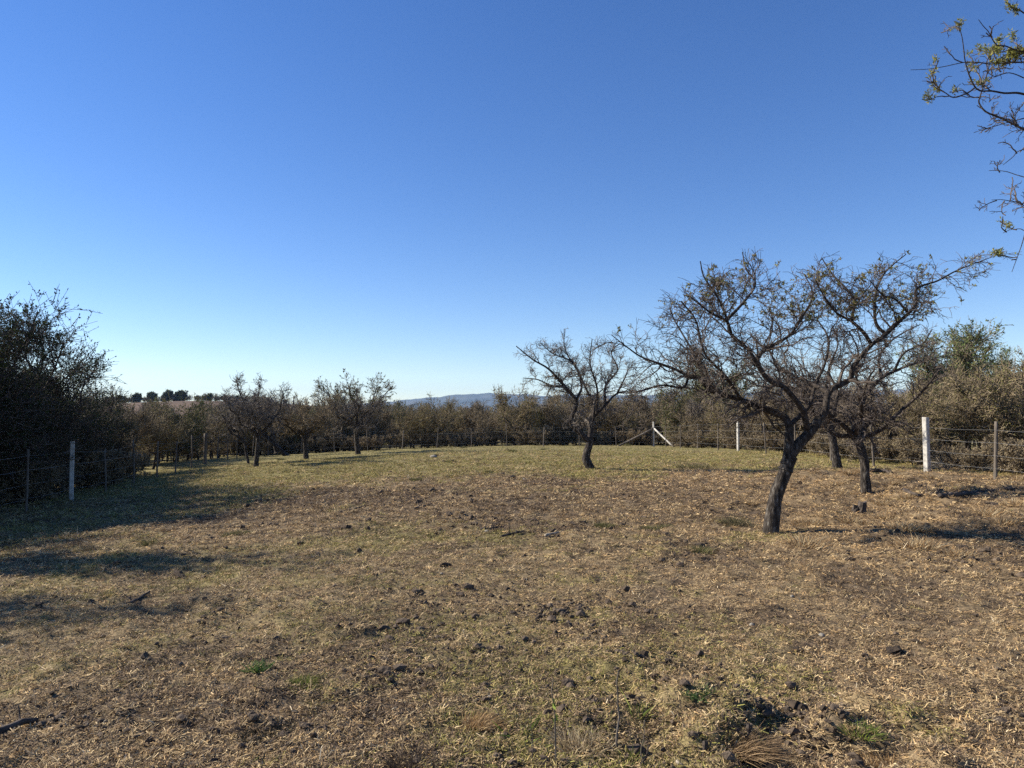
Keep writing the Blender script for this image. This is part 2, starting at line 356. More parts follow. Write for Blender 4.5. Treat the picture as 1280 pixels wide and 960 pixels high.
TWIGS = {}
def traced_tree(name, label, cat, base, trunk, limbs, rng, n2, n3, n4, L2=(0.35, 0.9), L3=(0.18, 0.5), L4=(0.06, 0.22), leaves=0, leaf_cols=((0.13, 0.13, 0.045),), leaf_size=(0.012, 0.03), sides=18, mat=None, twig=None, group=None, rmin=0.0026, up=0.12, lid=None):
    """trunk: path(s) (n,4); limbs: list of paths (n,4), all in world space"""
    root = thing(name, label, cat, base, group=group); b = np.asarray(base, float)
    def loc(p): q = np.array(p, float); q[:, :3] -= b; return q
    trunk = [loc(t) for t in trunk]; limbs = [loc(t) for t in limbs]
    a = Acc()
    for t in trunk: a.add(*bark_tube(t, sides, rng))
    link('trunk', a.mesh('trunk', mat or M_bark, True), root)
    for p in limbs:
        v, f = bark_tube(p, 9, rng, 0.09, 0.0)
        link('limb', mesh_np('limb', v, f, M_limb, True), root)
    if lid is not None:
        lx, lz = (np.array([at(px, py, b[1])[k] - b[k] for px, py in lid]) for k in (0, 2))
    def cap(PR_):
        P, R = PR_
        if lid is not None:                       # twigs past the crown's outline stay short
            over = P[:, -1, 2] > np.interp(P[:, -1, 0], lx, lz) + rng.uniform(-0.05, 0.10, len(P))
            keep = ~over | (rng.uniform(size=len(P)) < 0.5); f = np.where(over, rng.uniform(0.15, 0.4, len(P)), 1.0)[:, None, None]; P = (P[:, :1] + (P - P[:, :1]) * f)[keep]; R = R[keep]
        return P, R
    BP, BR = batch(limbs, 14)
    mid = BP.reshape(-1, 3).mean(0) - np.array([0, 0, 0.5])
    P2, R2 = cap(spawn(BP, BR, n2, rng, L2, 6, 0.12, 1.0, (30, 75), up, 0.42, 0.5, 0.006, 0.4, mid, 0.22))
    P3, R3 = cap(spawn(np.concatenate([P2]), R2, n3, rng, L3, 4, 0.1, 1.0, (35, 80), up, 0.45, 0.55, rmin * 1.25, 0.5, mid, 0.25))
    P4, R4 = cap(spawn(P3, R3, n4, rng, L4, 2, 0.1, 1.0, (35, 85), up, 0.4, 0.6, rmin, 0.6, mid, 0.25))
    # every limb and branch ends in fine twigs too
    P5, R5 = cap(spawn(P2, R2, n3 // 2, rng, L4, 2, 0.3, 1.0, (30, 80), up, 0.4, 0.5, rmin, 0.6, mid, 0.25))
    a = Acc()
    for P, R, s in ((P2, R2, 4), (P3, R3, 3), (P4, R4, 3), (P5, R5, 3)): a.add(*tubes(P, R, s, rng))
    link('crown', a.mesh('crown', twig or M_twig, False), root); TWIGS[root.name] = np.concatenate([P4, P5])
    if leaves:
        a = Acc(); hi = P4[P4[:, -1, 2] > np.percentile(P4[:, -1, 2], 55)]
        n_c = leaves // 13; par = rng.integers(0, len(hi), n_c)
        tw = np.repeat(hi[par], 1, 0)
        a.add(*leaves_on(tw, leaves, rng, leaf_size, leaf_cols))
        link('foliage', a.mesh('foliage', M_leaf, False), root)
    return root

def up_limbs(fork, n, rng, h, spread, r0, Rk=0.25, kink=0.10, az0=0.0):
    """n limbs from a fork, spreading round the trunk (for the sides the photo shows end-on)"""
    out = []
    for i in range(n):
        az = az0 + 2 * math.pi * (i + rng.uniform(-0.3, 0.3)) / n; k = 7
        t = np.linspace(0, 1, k); hh = h * rng.uniform(0.75, 1.1); sp = spread * rng.uniform(0.7, 1.1)
        x = fork[0] + sp * t ** 0.85 * math.cos(az); y = fork[1] + sp * t ** 0.85 * math.sin(az); z = fork[2] + hh * t ** 1.15
        p = np.stack([x, y, z, r0 * (1 - t * (1 - Rk))], 1); p[1:, :3] += rng.normal(size=(k - 1, 3)) * kink * (sp + hh) * 0.3
        out.append(p)
    return out

# --- the tall thorn tree on the right of the field
rng = np.random.default_rng(11)
def r_px(w, Y): return w / F * Y / 2
def trace(pts_w, Y):
    return np.array([[*at(px, py, Y), r_px(w, Y)] for px, py, w in pts_w])
B1 = on_ground(963, 667); Y1 = B1[1]
tr = trace([(963, 672, 18.5), (965, 650, 17), (971, 620, 16.5), (982, 588, 16.5), (988, 570, 16.5)], Y1)
fr = trace([(982, 588, 13), (988, 570, 13), (1000, 553, 13), (1014, 538, 12), (1024, 524, 11)], Y1)
fl = trace([(983, 580, 11), (986, 562, 11), (987, 545, 10.5), (987, 530, 10)], Y1)
L = lambda pts, dy, w0, w1, off=0.0: limb_path(pts, Y1 + off, dy, r_px(w0, Y1), r_px(w1, Y1), rng)
limbs1 = [
    L([(987, 533), (979, 522), (952, 509), (928, 502), (892, 487), (874, 472), (861, 470), (842, 459), (807, 446), (788, 434), (766, 419)], 0.7, 10.5, 1.0),
    L([(861, 470), (852, 483), (826, 481), (797, 489), (778, 492)], -0.5, 4, 1.2, 0.45),
    L([(1010, 541), (1003, 520), (1001, 509), (979, 487), (960, 476), (944, 457), (933, 438), (914, 416), (909, 400), (887, 392), (860, 368)], -0.8, 9, 1.6),
    L([(944, 457), (952, 444), (968, 430), (987, 416), (1001, 395), (1012, 368), (1008, 345)], 0.6, 6, 1.4, -0.35),
    L([(909, 400), (928, 373), (944, 354), (934, 336), (928, 316)], 0.5, 4, 1.2, -0.6),
    L([(914, 416), (900, 378), (883, 350), (875, 330)], -0.5, 4, 1.2, -0.55),
    L([(987, 532), (1000, 520), (1012, 508), (1014, 480), (1030, 452), (1036, 425), (1022, 398)], 0.9, 7, 1.6),
    L([(1022, 527), (1029, 512), (1035, 490), (1062, 476), (1065, 457), (1089, 430), (1108, 419), (1122, 403), (1146, 381), (1146, 365), (1173, 354), (1200, 338), (1246, 319)], 0.4, 9.5, 0.7),
    L([(1089, 430), (1078, 416), (1065, 400), (1046, 392), (1030, 370), (1020, 352)], -0.7, 5.5, 1.3, 0.2),
    L([(1108, 419), (1095, 400), (1092, 368), (1103, 346), (1116, 330), (1130, 316)], 0.5, 5, 1.2, 0.2),
    L([(1065, 400), (1065, 376), (1043, 343), (1030, 324)], 0.4, 4, 1.2, -0.1),
    L([(1135, 391), (1119, 376), (1103, 368), (1085, 352)], -0.5, 3.5, 1.2, 0.3),
    L([(1035, 490), (1010, 478), (985, 466), (968, 452), (955, 425)], 1.3, 6, 1.5, 0.1),
    L([(892, 487), (880, 455), (862, 430), (842, 405), (836, 385)], 0.9, 5, 1.3, 0.3),
    L([(928, 502), (905, 470), (880, 440), (870, 400), (850, 375)], -1.1, 5, 1.3, 0.2),
]
traced_tree('thorn_tree', 'leafless dark thorn tree with leaning forked trunk and wide crown, nearest to the open field', 'tree', B1,
            [tr, fr, fl], limbs1, rng, 340, 2000, 6200, leaves=6500, leaf_size=(0.018, 0.042), leaf_cols=[(0.22, 0.21, 0.07), (0.17, 0.18, 0.055), (0.26, 0.21, 0.085)], sides=20, rmin=0.0031, L2=(0.28, 0.85), L3=(0.15, 0.42), L4=(0.06, 0.20), up=0.03,
            lid=[(740, 425), (766, 402), (800, 385), (850, 350), (900, 326), (930, 318), (975, 330), (1010, 322), (1040, 318), (1080, 325), (1130, 308), (1180, 318), (1246, 305), (1270, 310)])

# --- second thorn tree behind it
rng = np.random.default_rng(12)
B2 = on_ground(1082, 617); Y2 = B2[1]
tr = trace([(1083, 621, 11.5), (1082, 600, 11), (1080, 575, 10.5), (1073, 553, 10), (1068, 546, 9.5)], Y2)
L = lambda pts, dy, w0, w1, off=0.0: limb_path(pts, Y2 + off, dy, r_px(w0, Y2), r_px(w1, Y2), rng)
limbs2 = [L([(1069, 549), (1081, 535), (1093, 516), (1079, 506), (1082, 494), (1103, 473), (1117, 465), (1145, 455), (1176, 446)], 0.5, 8, 1.3),
          L([(1070, 548), (1055, 532), (1041, 520), (1028, 505), (1008, 488), (985, 470), (960, 450)], -0.4, 7.5, 1.5),
          L([(1041, 520), (1045, 490), (1035, 460), (1048, 430), (1040, 405)], 0.6, 5, 1.3),
          L([(1103, 473), (1098, 450), (1112, 430), (1132, 415), (1150, 405)], 0.9, 4, 1.2, 0.2),
          L([(1082, 494), (1070, 470), (1075, 440), (1062, 415)], -0.9, 4.5, 1.2, 0.1),
          L([(1117, 465), (1130, 440), (1155, 430), (1165, 412)], -0.5, 3.5, 1.1, 0.2)]
limbs2 += up_limbs(at(1069, 545, Y2), 4, rng, 1.3, 1.5, 0.05)
traced_tree('thorn_tree', 'small leafless thorn tree behind the big leaning one, trunk forked low in a Y', 'tree', B2, [tr], limbs2, rng, 220, 1300, 3800, rmin=0.004, L2=(0.25, 0.75), L3=(0.13, 0.38), up=0.03, lid=[(940, 430), (1060, 400), (1150, 395), (1200, 425)])

# --- third, slim trunk further back by the right fence
rng = np.random.default_rng(13)
B3 = on_ground(1046, 586); Y3 = B3[1]
tr = trace([(1047, 589, 11), (1045, 570, 9.5), (1040, 545, 9), (1035, 525, 8.5), (1030, 508, 8)], Y3)
limbs3 = up_limbs(at(1031, 512, Y3), 6, rng, 1.4, 1.3, 0.06)
for p in limbs3: p[:, 0] -= np.linspace(0, 0.7, len(p)); p[:, 1] += np.linspace(0, 0.7, len(p))
traced_tree('thorn_tree', 'slim leafless thorn tree standing close to the right hand wire fence', 'tree', B3, [tr], limbs3, rng, 70, 380, 1100, rmin=0.004)

# --- the lone thorn tree in mid field
rng = np.random.default_rng(14)
B4 = on_ground(736, 587); Y4 = B4[1]
tr = trace([(739, 590, 11), (737, 583, 10), (733, 574, 10), (735, 562, 9.5), (738, 550, 9)], Y4)
L = lambda pts, dy, w0, w1, off=0.0: limb_path(pts, Y4 + off, dy, r_px(w0, Y4), r_px(w1, Y4), rng)
limbs4 = [L([(738, 553), (729, 544), (716, 529), (719, 512), (721, 499), (707, 484), (686, 462), (668, 451), (645, 433)], -0.5, 7.5, 1.0),
          L([(737, 552), (738, 539), (742, 523), (756, 506), (771, 493), (792, 487)], 0.4, 7.5, 1.0),
          L([(741, 526), (741, 508), (734, 491), (723, 466), (706, 436), (705, 412)], 0.8, 4.5, 1.0),
          L([(746, 517), (747, 486), (739, 455), (741, 425)], -0.8, 4, 1.0),
          L([(756, 506), (757, 482), (772, 462), (764, 440), (775, 428)], 0.7, 4, 1.0, 0.2),
          L([(721, 499), (727, 480), (716, 455), (690, 440), (676, 428)], 0.9, 3.5, 1.0, -0.3),
          L([(707, 484), (690, 482), (672, 474), (655, 472)], 0.4, 3, 1.0, -0.3),
          L([(771, 493), (782, 470), (786, 455)], -0.6, 3, 1.0, 0.3)]
traced_tree('thorn_tree', 'lone leafless thorn tree with crooked trunk and open round crown in the grassy mid field', 'tree', B4, [tr], limbs4, rng, 180, 1050, 3000,
            twig=M_twig_mid, rmin=0.0044, L2=(0.22, 0.62), L3=(0.12, 0.36), up=0.05, lid=[(630, 440), (660, 425), (705, 408), (745, 415), (775, 425), (800, 460), (815, 480)])

# --- thorn trees along the far left of the field
rng = np.random.default_rng(15)
def small_tree(label, base_px, stems, limbs, cr, seed, counts=(140, 1000, 3000), leaves=0, twig=None, lc=((0.085, 0.09, 0.035),)):
    rng = np.random.default_rng(seed); B = on_ground(*base_px, smooth=True); B[2] = gz(B[0], B[1]); Y = B[1]
    st = [trace(s, Y) for s in stems]
    ls = [limb_path(p, Y, dy, r_px(w, Y), r_px(0.9, Y), rng) for p, dy, w in limbs]
    fx, fy, n, h, sp = cr
    ls += up_limbs(at(fx, fy, Y), n, rng, h, sp, 0.055)
    return traced_tree('thorn_tree', label, 'tree', B, st, ls, rng, *counts, leaves=leaves, leaf_cols=lc, leaf_size=(0.03, 0.06), sides=10, rmin=0.0062, twig=twig or M_twig_mid)
small_tree('leafless upright thorn tree with two tall forks near the left fence', (320, 583), [[(320, 586, 6.5), (321, 570, 5.5), (323, 546, 5)]],
           [([(322, 548), (315, 529), (307, 509), (300, 490), (295, 476)], -0.3, 4), ([(322, 548), (328, 525), (322, 505), (325, 482)], 0.5, 4)], (322, 545, 5, 1.7, 1.4), 21)
small_tree('thin bent thorn sapling leaning towards the left fence', (311, 580), [[(311, 582, 3.5), (308, 566, 3), (305, 553, 3), (296, 545, 2.6)]],
           [([(296, 545), (289, 539), (280, 522), (272, 508)], 0.2, 2.4), ([(300, 548), (294, 530), (290, 515)], 0.4, 2)], (294, 540, 2, 0.8, 0.7), 22, (40, 220, 700))
small_tree('leaning leafless thorn tree with slanted twin stems in the left corner', (360, 570), [[(360, 572, 6), (350, 562, 5.5), (340, 553, 5), (328, 541, 4)], [(346, 566, 5), (342, 548, 4.5), (338, 529, 4)]],
           [([(328, 541), (320, 528), (312, 515), (318, 500)], 0.4, 3), ([(338, 531), (345, 512), (338, 495)], 0.3, 3), ([(341, 545), (355, 530), (362, 512)], -0.4, 3)], (338, 530, 6, 1.4, 1.8), 23)
small_tree('leafless thorn tree with short dark trunk and spreading flat crown', (383, 574), [[(383, 577, 6.5), (382, 560, 5.5), (381, 544, 5.5)]],
           [([(381, 545), (370, 537), (358, 527), (348, 510)], 0.3, 4), ([(381, 545), (394, 536), (402, 534), (404, 522)], 0.2, 3.5), ([(381, 545), (383, 525), (378, 505)], -0.5, 3.5)], (381, 543, 6, 1.5, 1.8), 24, twig=M_twig_brown)
small_tree('tall rounded thorn tree with thin olive leaves at the back of the field', (448, 568), [[(448, 571, 6.5), (446, 555, 5.5), (445, 536, 5.5)]],
           [([(445, 537), (458, 528), (468, 516), (476, 500)], 0.3, 4), ([(445, 537), (432, 525), (420, 512), (408, 500)], 0.3, 4), ([(445, 537), (446, 515), (438, 492), (434, 476)], -0.4, 4)], (445, 535, 8, 2.2, 1.9), 25, (170, 1200, 3400), 5200, lc=((0.15, 0.15, 0.055), (0.18, 0.165, 0.065)))
small_tree('slender dark thorn tree just behind the rounded olive one', (431, 561), [[(431, 563, 4.5), (430, 547, 4), (429, 531, 4)]],
           [([(429, 532), (424, 515), (415, 500)], 0.4, 3)], (429, 531, 4, 1.5, 1.2), 26, (70, 400, 1200))
small_tree('small leafless thorn tree beside the far right fence, trunk bent left', (893, 559), [[(893, 561, 6), (889, 545, 5), (887, 533, 4.5)]],
           [([(887, 534), (880, 518), (872, 505)], 0.4, 3)], (887, 533, 5, 1.2, 1.3), 27, (80, 420, 1300))

# --- the tree whose boughs hang in from the right; its trunk stands outside the picture
rng = np.random.default_rng(16)
YF = 6.0
BF = np.array([6.9, 6.1, float(gz(6.9, 6.1))])
fork = BF + np.array([-0.15, 0.0, 1.9])
tr = np.array([[*(BF + [0, 0, -0.1]), 0.15], [*(BF + [0.05, 0, 0.6]), 0.13], [*(BF + [-0.05, 0, 1.3]), 0.12], [*fork, 0.11]])
def bough(pts, dy, w0, w1, off=0.0, start=None):
    p = limb_path(pts, YF + off, dy, r_px(w0 * 0.72, YF), r_px(w1 * 0.8, YF), rng, 0.006); q = resample(p, 0.09); q[1:, :3] += rng.normal(size=(len(q) - 1, 3)) * 0.0045; p = q
    if start is not None:
        s0 = start; e = p[0, :3]; n = 5; t = np.linspace(0, 1, n, endpoint=False)[:, None]
        m = s0 * (1 - t) + e * t; m[:, 2] += 0.35 * np.sin(t[:, 0] * math.pi); m[1:] += rng.normal(size=(n - 1, 3)) * 0.05
        rr = np.linspace(0.06, p[0, 3], n, endpoint=False); p = np.vstack([np.c_[m, rr], p])
    return p
f2 = fork
limbsF = [bough([(1300, 168), (1280, 160), (1248, 146), (1222, 128), (1228, 113), (1240, 73)], 0.2, 5, 1.2, 0, f2),
          bough([(1300, 120), (1280, 118), (1226, 113), (1217, 109), (1207, 77), (1198, 29)], -0.2, 4.5, 1.0, 0, f2),
          bough([(1218, 110), (1205, 118), (1189, 122), (1172, 110), (1160, 97)], 0.1, 3, 0.9, -0.1),
          bough([(1300, 78), (1280, 77), (1240, 78), (1204, 78), (1165, 86), (1139, 87)], 0.3, 3, 0.8, 0, f2),
          bough([(1300, 70), (1280, 66), (1248, 55), (1235, 40), (1224, 26)], -0.3, 3.5, 0.9, 0, f2),
          bough([(1310, 232), (1280, 222), (1258, 214), (1237, 211)], 0.2, 2.6, 0.8, 0, f2),
          bough([(1310, 268), (1280, 257), (1260, 250), (1238, 250)], -0.2, 2.6, 0.8, 0, f2),
          bough([(1310, 255), (1290, 270), (1280, 295), (1272, 318), (1266, 342)], 0.1, 2.6, 0.8, 0, f2),
          bough([(1320, 40), (1285, 20), (1262, 5), (1250, -20)], 0.3, 4, 1.0, 0, f2),
          bough([(1300, 140), (1280, 146), (1255, 155), (1236, 160), (1218, 166)], 0.2, 2.4, 0.8, 0, f2),
          bough([(1310, 175), (1280, 186), (1266, 195), (1253, 206)], -0.2, 2.4, 0.8, 0, f2),
          bough([(1310, 300), (1285, 290), (1268, 285), (1254, 290)], 0.2, 2.4, 0.8, 0, f2),
          bough([(1310, 95), (1280, 98), (1262, 92), (1245, 96), (1230, 88)], -0.25, 2.6, 0.8, 0, f2),
          bough([(1340, 20), (1330, -40), (1300, -90)], 0.3, 5, 1.0, 0, f2)]
limbsF += [p for p in up_limbs(fork, 5, rng, 2.4, 1.8, 0.07) if p[-1, 0] > 6.2]
far_root = traced_tree('thorn_tree', 'thorn tree at the right whose bare boughs carry small tufts of feathery leaves', 'tree', BF, [tr], limbsF, rng, 560, 1300, 2800,
            L2=(0.05, 0.34), L3=(0.04, 0.16), L4=(0.02, 0.06), rmin=0.0026, twig=M_twig)
def leaf_tufts(root, spots):
    a = Acc(); b = np.array(root.location)
    for px, py, n, rad in spots:
        c = at(px, py, YF) - b; m = int(n * 1.5); tw = TWIGS[root.name].reshape(-1, 3); dd = tw - c; dd[:, 1] *= 0.4; dd = np.linalg.norm(dd, axis=1)
        ix = np.argsort(dd)[:max(8, n // 4)]; ix = ix[dd[ix] < rad * 1.6]
        if not len(ix): continue
        S = tw[ix[rng.integers(0, len(ix), m)]] + rng.normal(size=(m, 3)) * 0.012; D = nrm(rng.normal(size=(m, 3)) + [0, 0, 0.5])
        Ln = rng.uniform(0.02, 0.045, m); v, q = blades(S, D, Ln, Ln * 0.28, rng)
        cc = np.array([(0.22, 0.225, 0.06), (0.17, 0.18, 0.05), (0.27, 0.25, 0.08)])[rng.integers(0, 3, m)]
        a.add(v, q, np.repeat(cc, 4, 0))
    link('foliage', a.mesh('foliage', M_leaf), root)
leaf_tufts(far_root, [(1203, 26, 70, .10), (1169, 82, 90, .09), (1222, 90, 90, .11), (1165, 124, 60, .08), (1178, 128, 60, .08), (1258, 22, 220, .16), (1273, 60, 320, .18), (1262, 70, 160, .14),
                      (1212, 108, 50, .09), (1246, 40, 90, .12), (1275, 290, 130, .12), (1262, 300, 60, .1), (1240, 60, 70, .1), (1280, 30, 200, .18), (1232, 65, 60, .1)])

# ------------------------------------------------------------------ thicket: prototypes, then copies
def proto(name, seed, h, spread, stems, n2, n3, n4, twig, leaves=0, leaf_cols=None, leaf_size=(0.04, 0.08), rm=0.008, trunk_h=0.25, rt=0.06, up=0.15, L2=0.36, leaf_all=False):
    rng = np.random.default_rng(seed); paths = []; st = []
    for i in range(stems):
        az = 2 * math.pi * (i + rng.uniform(-.3, .3)) / stems; o = 0.0 if stems == 1 else 0.22 * spread
        x0, y0 = o * math.cos(az), o * math.sin(az); k = 6; t = np.linspace(0, 1, k)
        lean = rng.uniform(0.0, 0.35) * spread * trunk_h
        p = np.stack([x0 + lean * t * math.cos(az), y0 + lean * t * math.sin(az), -0.1 + (h * trunk_h + 0.1) * t, rt * (1 - 0.35 * t)], 1)
        p[1:, :2] += np.cumsum(rng.normal(size=(k - 1, 2)), 0) * 0.008 * h
        st.append(p); n = 5 if stems == 1 else 3
        paths += up_limbs(p[-1, :3], n, rng, h * (0.92 - trunk_h) * 0.9, spread * (0.9 if stems == 1 else 0.75), rt * 0.6, 0.3, 0.14, az)
    a = Acc()
    for p in st: q = resample(p, 0.12); a.add(*tubes(q[None, :, :3], q[None, :, 3], 8, rng))
    BP, BR = batch(paths, 10); a.add(*tubes(BP, BR, 6, rng))
    mid = np.array([0, 0, h * 0.35])
    P2, R2 = spawn(BP, BR, n2, rng, (L2 * h * 0.4, L2 * h), 5, 0.05, 1, (30, 75), up, 0.4, 0.5, rm * 1.4, 0.4, mid, 0.2)
    P3, R3 = spawn(P2, R2, n3, rng, (0.14 * h * 0.6, 0.14 * h * 1.3), 2, 0.05, 1, (30, 80), up, 0.45, 0.55, rm * 1.1, 0.5, mid, 0.25)
    P4, R4 = spawn(P3, R3, n4, rng, (0.05 * h, 0.12 * h), 1, 0.05, 1, (30, 85), up, 0.45, 0.6, rm, 0.6, mid, 0.2)
    c = Acc()
    for P, R, s in ((P2, R2, 4), (P3, R3, 3), (P4, R4, 3)): c.add(*tubes(P, R, s, rng))
    ms = {'trunk': a.mesh(name + '_trunk', M_limb, True), 'crown': c.mesh(name + '_crown', twig)}
    if leaves:
        f = Acc(); f.add(*leaves_on(P4, leaves, rng, leaf_size, leaf_cols, 0.0)); ms['foliage'] = f.mesh(name + '_foliage', M_leaf)
    return ms
OLIVE = [(0.18, 0.175, 0.055), (0.22, 0.195, 0.065), (0.14, 0.14, 0.045)]
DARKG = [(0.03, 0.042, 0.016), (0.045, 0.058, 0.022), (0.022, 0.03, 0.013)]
GREYG = [(0.16, 0.20, 0.075), (0.20, 0.235, 0.11), (0.11, 0.15, 0.05)]
DRYB = [(0.13, 0.09, 0.05), (0.09, 0.065, 0.04)]
PR = {
    'bare': [proto('bare_shrub', 101, 2.9, 1.5, 4, 150, 900, 2600, M_twig_grey), proto('bare_shrub', 102, 2.5, 1.6, 5, 150, 900, 2600, M_twig_brown),
             proto('bare_shrub', 103, 3.2, 1.5, 3, 140, 900, 2600, M_twig_grey)],
    'tree': [proto('bare_tree', 111, 3.6, 1.8, 1, 130, 900, 2800, M_twig_brown, trunk_h=0.33, rt=0.085), proto('bare_tree', 112, 3.3, 1.9, 1, 130, 900, 2800, M_twig_grey, trunk_h=0.3, rt=0.08)],
    'olive': [proto('olive_tree', 121, 3.5, 1.7, 2, 130, 800, 2400, M_twig_brown, 4800, OLIVE, trunk_h=0.25, rt=0.075), proto('olive_tree', 122, 3.1, 1.8, 3, 130, 800, 2400, M_twig_brown, 4200, OLIVE)],
    'low': [proto('low_bush', 131, 1.25, 1.0, 6, 150, 800, 2200, M_twig_grey, 500, DRYB, trunk_h=0.15, rt=0.025), proto('low_bush', 132, 1.0, 1.1, 6, 150, 800, 2200, M_twig_brown, 900, DRYB, trunk_h=0.15, rt=0.025)],
    'dark': [proto('evergreen', 141, 5.4, 2.7, 4, 260, 2200, 7500, M_twig, 42000, DARKG, (0.04, 0.085), trunk_h=0.12, rt=0.09, L2=0.30, rm=0.006),
             proto('evergreen', 142, 4.6, 2.5, 5, 260, 2200, 7500, M_twig, 40000, DARKG, (0.04, 0.085), trunk_h=0.10, rt=0.08, L2=0.32, rm=0.006)],
}
PR['green'] = [proto('green_shrub', 171, 3.6, 1.7, 3, 130, 800, 2400, M_twig_grey, 11000, [(0.09, 0.105, 0.04), (0.12, 0.13, 0.05), (0.065, 0.08, 0.03)], (0.05, 0.10), trunk_h=0.15, rt=0.06)]
NAMES = {'green': ('green_shrub', 'shrub'), 'bare': ('bare_shrub', 'shrub'), 'tree': ('bare_tree', 'tree'), 'olive': ('olive_tree', 'tree'), 'low': ('low_bush', 'bush'), 'dark': ('evergreen_tree', 'tree')}
DESC = {'green': 'leafy dull green shrub standing out in the thicket', 'bare': 'leafless many-stemmed shrub in the grey-brown thicket', 'tree': 'leafless single-trunk tree in the grey-brown thicket',
        'olive': 'scrubby tree with thin olive leaves in the thicket', 'low': 'low twiggy dry bush', 'dark': 'dense dark evergreen tree'}
GRP = {'green': 'leafy green shrubs', 'bare': 'bare shrubs', 'tree': 'bare trees', 'olive': 'olive-leaved trees', 'low': 'low dry bushes', 'dark': 'dark evergreens'}
def plant(kind, var, x, y, s, rz, label=None, group=None, zone=None, cat=None):
    nm, ct = NAMES[kind]
    root = thing(nm, label or (DESC[kind] + ' ' + zone), cat or ct, (x, y, float(gz(x, y)) - 0.03), rz, s, group if (group or label) else GRP[kind] + ' ' + zone)
    for part, me in PR[kind][var % len(PR[kind])].items(): link(part, me, root)
    return root
def left_x(y): return -10.2 - 0.18 * (y - 15.0)
def right_x(y): return 9.5 + 0.136 * (30.0 - y)
rng = np.random.default_rng(31)
def scatter(n, region, zone, weights, smin=0.8, smax=1.2, dmin=1.1):
    pts = []; tries = 0
    kinds = list(weights); pr = np.array([weights[k] for k in kinds], float); pr /= pr.sum()
    while len(pts) < n and tries < n * 60:
        tries += 1; x, y = region()
        if any((x - a) ** 2 + (y - b) ** 2 < dmin ** 2 for a, b in pts): continue
        pts.append((x, y)); k = kinds[rng.choice(len(kinds), p=pr)]
        plant(k, int(rng.integers(0, 9)), x, y, rng.uniform(smin, smax) * (0.86 if y > 44 and -0.16 < x / y < 0.06 else 1.0), rng.uniform(0, 6.28), zone=zone)
def reg_back():
    y = 45.0 + 42 * rng.uniform() ** 1.7; return rng.uniform(-0.42, 0.27) * y, y
def reg_right():
    y = rng.uniform(15, 62); d = 1.6 + 20 * rng.uniform() ** 1.5
    return right_x(min(y, 41)) + d + 0.15 * max(0, y - 41), y
def reg_left():
    y = rng.uniform(25.5, 60); return left_x(min(y, 43)) - 1.6 - 16 * rng.uniform() ** 1.4, y
scatter(185, reg_back, 'beyond the back wire fence', {'bare': 3.4, 'tree': 3.8, 'olive': 3.8, 'low': 0.4, 'green': 0.35}, 0.64, 1.22, 1.05)
scatter(42, lambda: (rng.uniform(-15, 9), rng.uniform(43.8, 46.5)), 'at the foot of the back fence', {'low': 1}, 0.7, 1.2, 0.8)
scatter(125, reg_right, 'beyond the right wire fence', {'bare': 4, 'tree': 3.6, 'olive': 2.6, 'low': 1.6, 'green': 0.7}, 0.55, 1.08, 1.15)
scatter(30, lambda: (lambda y: (right_x(y) + rng.uniform(0.9, 2.2), y))(rng.uniform(15, 40)), 'along the right fence line', {'low': 1}, 0.55, 0.9, 0.8)
scatter(120, reg_left, 'beyond the left wire fence', {'bare': 4, 'tree': 1.5, 'olive': 4.5, 'low': 0.8, 'green': 0.6}, 0.58, 0.86, 1.05)

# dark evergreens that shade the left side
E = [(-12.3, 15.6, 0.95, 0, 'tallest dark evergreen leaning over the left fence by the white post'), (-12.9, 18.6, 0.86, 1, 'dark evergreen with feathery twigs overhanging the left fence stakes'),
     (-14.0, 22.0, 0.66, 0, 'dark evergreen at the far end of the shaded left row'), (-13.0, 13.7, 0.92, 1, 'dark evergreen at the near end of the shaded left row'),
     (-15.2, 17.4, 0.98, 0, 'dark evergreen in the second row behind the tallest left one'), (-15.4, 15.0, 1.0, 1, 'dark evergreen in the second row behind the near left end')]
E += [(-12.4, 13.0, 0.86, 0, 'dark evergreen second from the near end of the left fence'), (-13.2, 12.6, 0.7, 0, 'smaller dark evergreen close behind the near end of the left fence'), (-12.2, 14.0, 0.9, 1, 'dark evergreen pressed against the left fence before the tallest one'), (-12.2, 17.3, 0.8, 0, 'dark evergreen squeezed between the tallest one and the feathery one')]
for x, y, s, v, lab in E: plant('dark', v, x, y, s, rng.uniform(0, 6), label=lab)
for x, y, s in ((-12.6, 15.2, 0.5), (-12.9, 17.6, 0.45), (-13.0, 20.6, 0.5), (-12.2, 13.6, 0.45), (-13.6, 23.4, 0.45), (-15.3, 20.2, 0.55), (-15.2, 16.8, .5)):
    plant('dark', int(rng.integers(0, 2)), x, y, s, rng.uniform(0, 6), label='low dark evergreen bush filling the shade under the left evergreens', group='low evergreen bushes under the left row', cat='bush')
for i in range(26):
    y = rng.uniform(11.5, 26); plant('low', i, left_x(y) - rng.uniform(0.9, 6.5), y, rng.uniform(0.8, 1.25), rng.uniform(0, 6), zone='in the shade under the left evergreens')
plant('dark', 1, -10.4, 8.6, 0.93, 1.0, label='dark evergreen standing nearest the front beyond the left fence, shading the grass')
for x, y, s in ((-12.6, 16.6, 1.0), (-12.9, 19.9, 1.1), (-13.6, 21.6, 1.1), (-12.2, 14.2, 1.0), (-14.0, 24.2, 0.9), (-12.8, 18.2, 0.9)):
    plant('bare', int(rng.integers(0, 3)), x, y, s * 0.8, rng.uniform(0, 6), zone='under the dark left evergreens')

